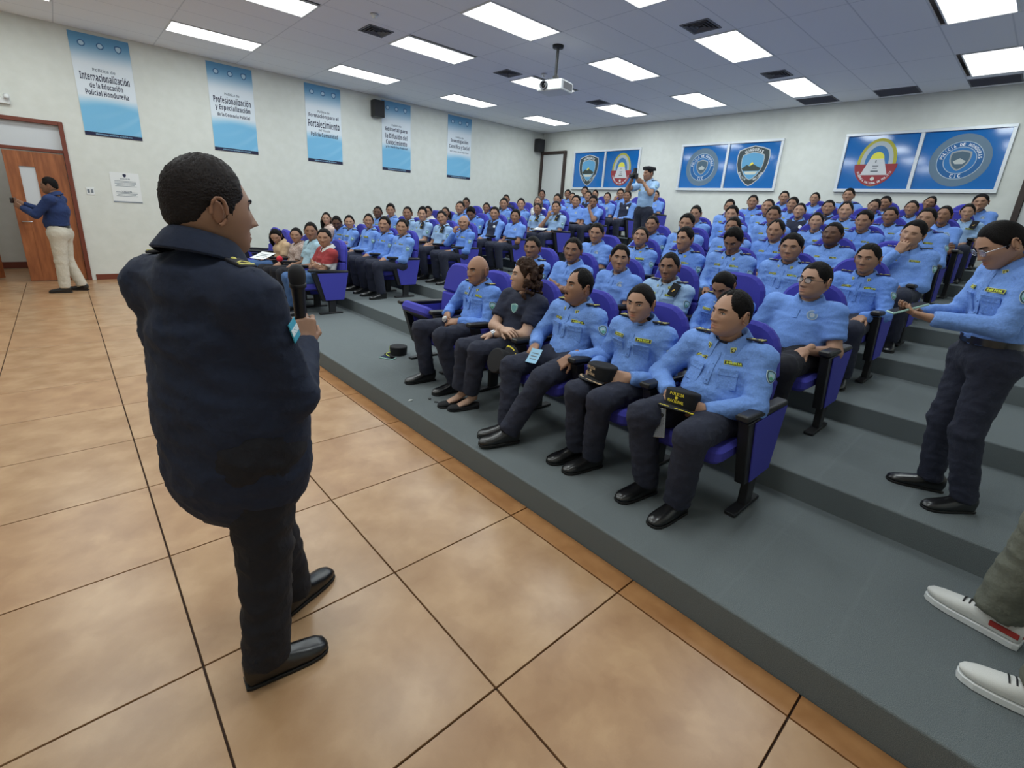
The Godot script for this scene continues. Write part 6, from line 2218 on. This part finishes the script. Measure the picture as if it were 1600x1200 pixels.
	# person in white trainers at the end of the first step, seen only to the shins
	fit = outfit(standing({
		"cell": 0.0125, "g": 1.05, "leg": 1.26, "P": Vector3(0, 0.94, -0.10), "Wst": Vector3(0, 1.08, -0.13), "Ch": Vector3(0, 1.27, -0.16), "N": Vector3(0, 1.46, -0.17), "Hc": Vector3(0, 1.60, -0.13),
		"S": [Vector3(0.178, 1.40, -0.16), Vector3(-0.178, 1.40, -0.16)], "W": [Vector3(0.22, 0.92, -0.12), Vector3(-0.22, 0.92, -0.12)],
		"J": [Vector3(0.09, 0.90, -0.1), Vector3(-0.09, 0.90, -0.1)], "K": [Vector3(0.15, 0.48, 0.03), Vector3(-0.165, 0.50, 0.15)], "A": [Vector3(0.17, 0.10, 0.055), Vector3(-0.175, 0.11, 0.20)], "T": [Vector3(0.1, 0, 1), Vector3(-0.22, 0, 1)], "hem_leg": 0.01,
	}))
	t = thing("person", "person in olive trousers and white trainers standing on the first step", "person", Vector3(0.42, tread_y(1), -2.30), -PI / 2)
	dress(t, fit, {"head": "m1", "hair": "short", "skin": 1, "shirt": "white_cloth", "trousers": "olive", "tee": "", "shoes": "none"})
	var secs := [[-0.085, 0.026, 0.075, 0.012], [-0.07, 0.034, 0.085, 0.0], [-0.03, 0.036, 0.085, 0.0], [0.02, 0.038, 0.082, 0.0], [0.07, 0.042, 0.072, 0.0], [0.12, 0.045, 0.058, 0.0], [0.17, 0.040, 0.048, 0.0], [0.20, 0.026, 0.040, 0.004], [0.212, 0.010, 0.03, 0.008]]
	for s in 2:
		var a: Vector3 = fit.rig.A[s]
		var td: Vector3 = fit.rig.T[s]
		var x := Transform3D(Basis(Vector3.UP, atan2(td.x, td.z)), Vector3(a.x, 0.018, a.z))
		var sh = part(t, "trainer", shoe_loft(secs), M.white_shoe, x)
		part(sh, "sole", sole_mesh(secs, 0.026, 0.005), M.white_plastic, Transform3D(Basis(), Vector3(0, -0.016, 0)))
		var hl := MB.new()
		for e in [-1, 1]:
			hl.box(Vector3(e * 0.0365, 0.043, -0.035), Vector3(0.006, 0.024, 0.085), 0.002, Basis(Vector3.UP, e * 0.03))
		hl.box(Vector3(0, 0.045, -0.084), Vector3(0.04, 0.022, 0.006), 0.002)
		part(sh, "heel_stripe", hl, M.red_cloth)
		for i in 3:
			part(sh, "lace", MB.new().tube([Vector3(-0.024, 0.068 - i * 0.003, 0.06 + i * 0.018), Vector3(0, 0.079 - i * 0.004, 0.062 + i * 0.018), Vector3(0.024, 0.068 - i * 0.003, 0.06 + i * 0.018)], [0.0028], 6), M.black_plastic)
		var sock := MB.new()
		sock.col = SKINS[1]
		sock.tube([Vector3(0, 0.06, -0.03), Vector3(0, 0.14, -0.03)], [0.034, 0.036], 12)
		part(t, "ankle", sock, M.skin, x)


# ------------------------------------------------------------------ caps, papers and phones
func cap(label: String, xf: Transform3D, peak: Material, letters: bool):
	var t = thing("uniform_cap", label, "cap", Vector3.ZERO)
	t.transform = xf
	part(t, "crown", MB.new().lathe([Vector2(0.083, 0.0), Vector2(0.086, 0.03), Vector2(0.090, 0.075), Vector2(0.088, 0.084), Vector2(0.078, 0.088), Vector2(0, 0.09)], 28), M.cap_black)
	part(t, "lining", MB.new().lathe([Vector2(0.083, 0.0), Vector2(0.079, 0.004), Vector2(0.079, 0.06), Vector2(0, 0.062)], 24), M.navy)
	var pts := PackedVector3Array()
	for lay in [0.0, 1.0, 1.0, 0.0]:
		pass
	var n := 17
	for j in 6:
		for i in n:
			var a := lerpf(-1.15, 1.15, i / float(n - 1))
			var rad: float = [0.082, 0.105, 0.0, 0.0, 0.105, 0.082][j]
			var reach: float = 0.083 + 0.062 * pow(maxf(cos(a * 1.25), 0.0), 0.7)
			if j in [2, 3]:
				rad = reach
			else:
				rad = minf(rad, reach)
			var y := -0.16 * (rad - 0.082) - 0.012 * sin(a) * sin(a) + (0.004 if j < 3 else 0.0)
			pts.append(Vector3(sin(a) * rad, y + 0.004, cos(a) * rad))
	var pk = part(t, "peak", MB.new().sheet(pts, n, 6, false, Vector3(0, 0, 0.1)), M.cap_black)
	var lf := MB.new()
	for s in [-1, 1]:
		for i in 6:
			var a: float = s * (0.18 + i * 0.14)
			lf.ellipsoid(Vector3(sin(a) * 0.118, -0.001 - 0.012 * sin(a) * sin(a), cos(a) * 0.118), Vector3(0.016, 0.004, 0.010), Basis(Vector3.UP, a + s * 0.5), 8, 4)
	part(pk, "laurel", lf, peak)
	if letters:
		lettering(t, "lettering", "POLICIA", 0.075, 0.015, Transform3D(Basis(), Vector3(0, 0.068, 0.0895)), peak)
		part(t, "star", MB.new().prism(ellipse(0.008, 0.008, 10), 0.0, 0.003, Transform3D(Basis(), Vector3(0, 0.049, 0.088))), peak)
		lettering(t, "lettering", "NACIONAL", 0.085, 0.015, Transform3D(Basis(), Vector3(0, 0.03, 0.0875)), peak)
	return t


func sheet_of_paper(called: String, label: String, category: String, at: Vector3, bs: Basis, size: Vector2, m: Material):
	var t = thing(called, label, category, Vector3.ZERO)
	t.transform = Transform3D(bs, at)
	var pts := PackedVector3Array()
	for lay in 2:
		for j in 5:
			for i in 5:
				var u := i / 4.0 - 0.5
				var v := j / 4.0 - 0.5
				pts.append(Vector3(u * size.x, 0.012 * u * u + 0.018 * v * v + (0.0008 if lay == 0 else -0.0008), v * size.y))
	part(t, "sheet", MB.new().sheet(pts.slice(0, 25), 5, 5, false, Vector3(0, -1, 0)).sheet(pts.slice(25), 5, 5, false, Vector3(0, 1, 0)), m)
	for k in 3:
		part(t, "print_line", MB.new().box(Vector3(0, 0.0035, (k - 1) * size.y * 0.2), Vector3(size.x * 0.6, 0.001, size.y * 0.05)), M.print_grey)
	return t


func build_small_things() -> void:
	var y1 := tread_y(1)
	var z1 := row_z(1)
	var turned := func(yaw: float, pitch: float, roll := 0.0) -> Basis: return Basis(Vector3.UP, yaw) * Basis(Vector3.RIGHT, pitch) * Basis(Vector3.BACK, roll)
	var cy := Vector3(-0.06, 0.35, 0.93).normalized()
	var cz := (Vector3(0.45, 0.75, 0.2) - cy * cy.dot(Vector3(0.45, 0.75, 0.2))).normalized()
	var tip := Basis(cy.cross(cz), cy, cz)
	cap("black cap lettered in yellow in the hands of the heavyset officer", Transform3D(turned.call(0.1, -0.22), Vector3(-1.0625 - 0.045, y1 + 0.545, z1 + 0.27)), M.yellow, true)
	cap("black cap with pale lettering on the woman officer's lap", Transform3D(turned.call(-0.25, -0.12), Vector3(-1.6075 - 0.03, y1 + 0.545, z1 + 0.27)), M.beige, true)
	cap("black round cap hung on the knee of the officer with the moustache", Transform3D(tip, Vector3(-2.1525 - 0.255, y1 + 0.45, z1 + 0.37)), M.yellow, false)
	cap("black cap with lime trim lying on the carpet by the empty seat", Transform3D(turned.call(-0.5, 0.0), Vector3(-4.27, y1 + 0.004, -2.38)), M.lime, true)
	# phone under the heavyset officer's cap
	var ph = thing("phone", "silver phone with camera lenses under the heavyset officer's cap", "phone")
	ph.transform = Transform3D(turned.call(0.1, -0.35, 0.25), Vector3(-1.0625 - 0.085, y1 + 0.47, z1 + 0.40))
	part(ph, "case", MB.new().box(Vector3.ZERO, Vector3(0.078, 0.155, 0.01), 0.004), M.silver)
	for q in [Vector2(0.016, 0.04), Vector2(-0.016, 0.05), Vector2(-0.014, 0.022)]:
		part(ph, "lens", MB.new().lathe([Vector2(0, 0.003), Vector2(0.010, 0.003), Vector2(0.012, 0), Vector2(0.012, -0.002)], 14, Transform3D(Basis(Vector3.RIGHT, PI / 2), Vector3(q.x, q.y, 0.006))), M.screen_black)
	ph = thing("phone", "pale phone lying on the carpet beside the lime-trimmed cap", "phone")
	ph.transform = Transform3D(turned.call(0.5, 0.0), Vector3(-4.2, y1 + 0.006, -2.22))
	part(ph, "case", MB.new().box(Vector3.ZERO, Vector3(0.16, 0.010, 0.075), 0.004), M.mint)
	part(ph, "screen", MB.new().box(Vector3(0, 0.005, 0), Vector3(0.148, 0.002, 0.066), 0.0), M.screen_black)
	sheet_of_paper("leaflet", "pale blue leaflet in the hand of the officer with the moustache", "leaflet", Vector3(-2.1525 - 0.03, y1 + 0.545, z1 + 0.30), turned.call(0.3, 0.7, 0.0), Vector2(0.08, 0.12), M.pale_blue)
	var ts = thing("paper_tissue", "crumpled white tissue in the bald officer's hands", "tissue", Vector3(-3.2425 - 0.085, y1 + 0.57, z1 + 0.25))
	var tf := Field.new()
	tf.add(Vector3(-0.01, 0, 0), Vector3(0.015, 0.015, 0.005), 0.016, 0.013, 0.01)
	tf.add(Vector3(0.0, -0.015, 0.005), Vector3(0.005, 0.01, 0.012), 0.012, 0.014, 0.01)
	var tmb := MB.new()
	tf.mesh(tmb, 0.005, wrinkle, 0.006, Vector3(70, 70, 70))
	part(ts, "crumple", tmb, M.paper)
	# papers and a foam-topped microphone among the civilians of the front row by the banners
	sheet_of_paper("paper_stack", "white papers on the lap of the woman in beige", "papers", Vector3(-8.05, y1 + 0.62, z1 + 0.36), turned.call(0.4, 0.35), Vector2(0.30, 0.24), M.paper)
	sheet_of_paper("notebook", "open white notebook on a lap at the wide aisle", "notebook", Vector3(-6.72, tread_y(5) + 0.60, row_z(5) + 0.28), turned.call(0.2, 0.2), Vector2(0.26, 0.18), M.paper)
	var rm = thing("foam_microphone", "small microphone with a red foam top beside the man in sky blue", "microphone", Vector3(-7.40, y1 + 0.60, z1 + 0.30), 0.4)
	rm.rotation.x = 0.5
	part(rm, "handle", MB.new().lathe([Vector2(0, -0.14), Vector2(0.014, -0.14), Vector2(0.02, 0.02), Vector2(0, 0.02)], 14), M.black_plastic)
	part(rm, "foam_top", MB.new().ellipsoid(Vector3(0, 0.05, 0), Vector3(0.042, 0.045, 0.042), Basis(), 16, 12), mat("foam_red", rgb8(206, 44, 62), 0.9))
	# crumbs of litter on the carpet
	for k in 3:
		var c = thing("litter_scrap", ["dark scrap of litter on the carpet in front of the curly-haired woman", "small dark crumb of litter on the carpet beside the scrap", "thin pale scrap at the carpet edge"][k], "litter", [Vector3(-3.04, y1, -1.97), Vector3(-2.96, y1, -1.98), Vector3(-3.1, y1, -1.83)][k], k * 0.8)
		var lf := Field.new()
		lf.add(Vector3(-0.012, 0.004, 0), Vector3(0.012, 0.005, 0.004), 0.006, 0.004, 0.004)
		lf.add(Vector3(0.0, 0.004, -0.008), Vector3(0.004, 0.006, 0.008), 0.005, 0.004, 0.004)
		var lm := MB.new()
		lf.mesh(lm, 0.003, wrinkle, 0.002, Vector3(120, 120, 120))
		part(c, "scrap", lm, M.paper if k == 2 else M.black_plastic)
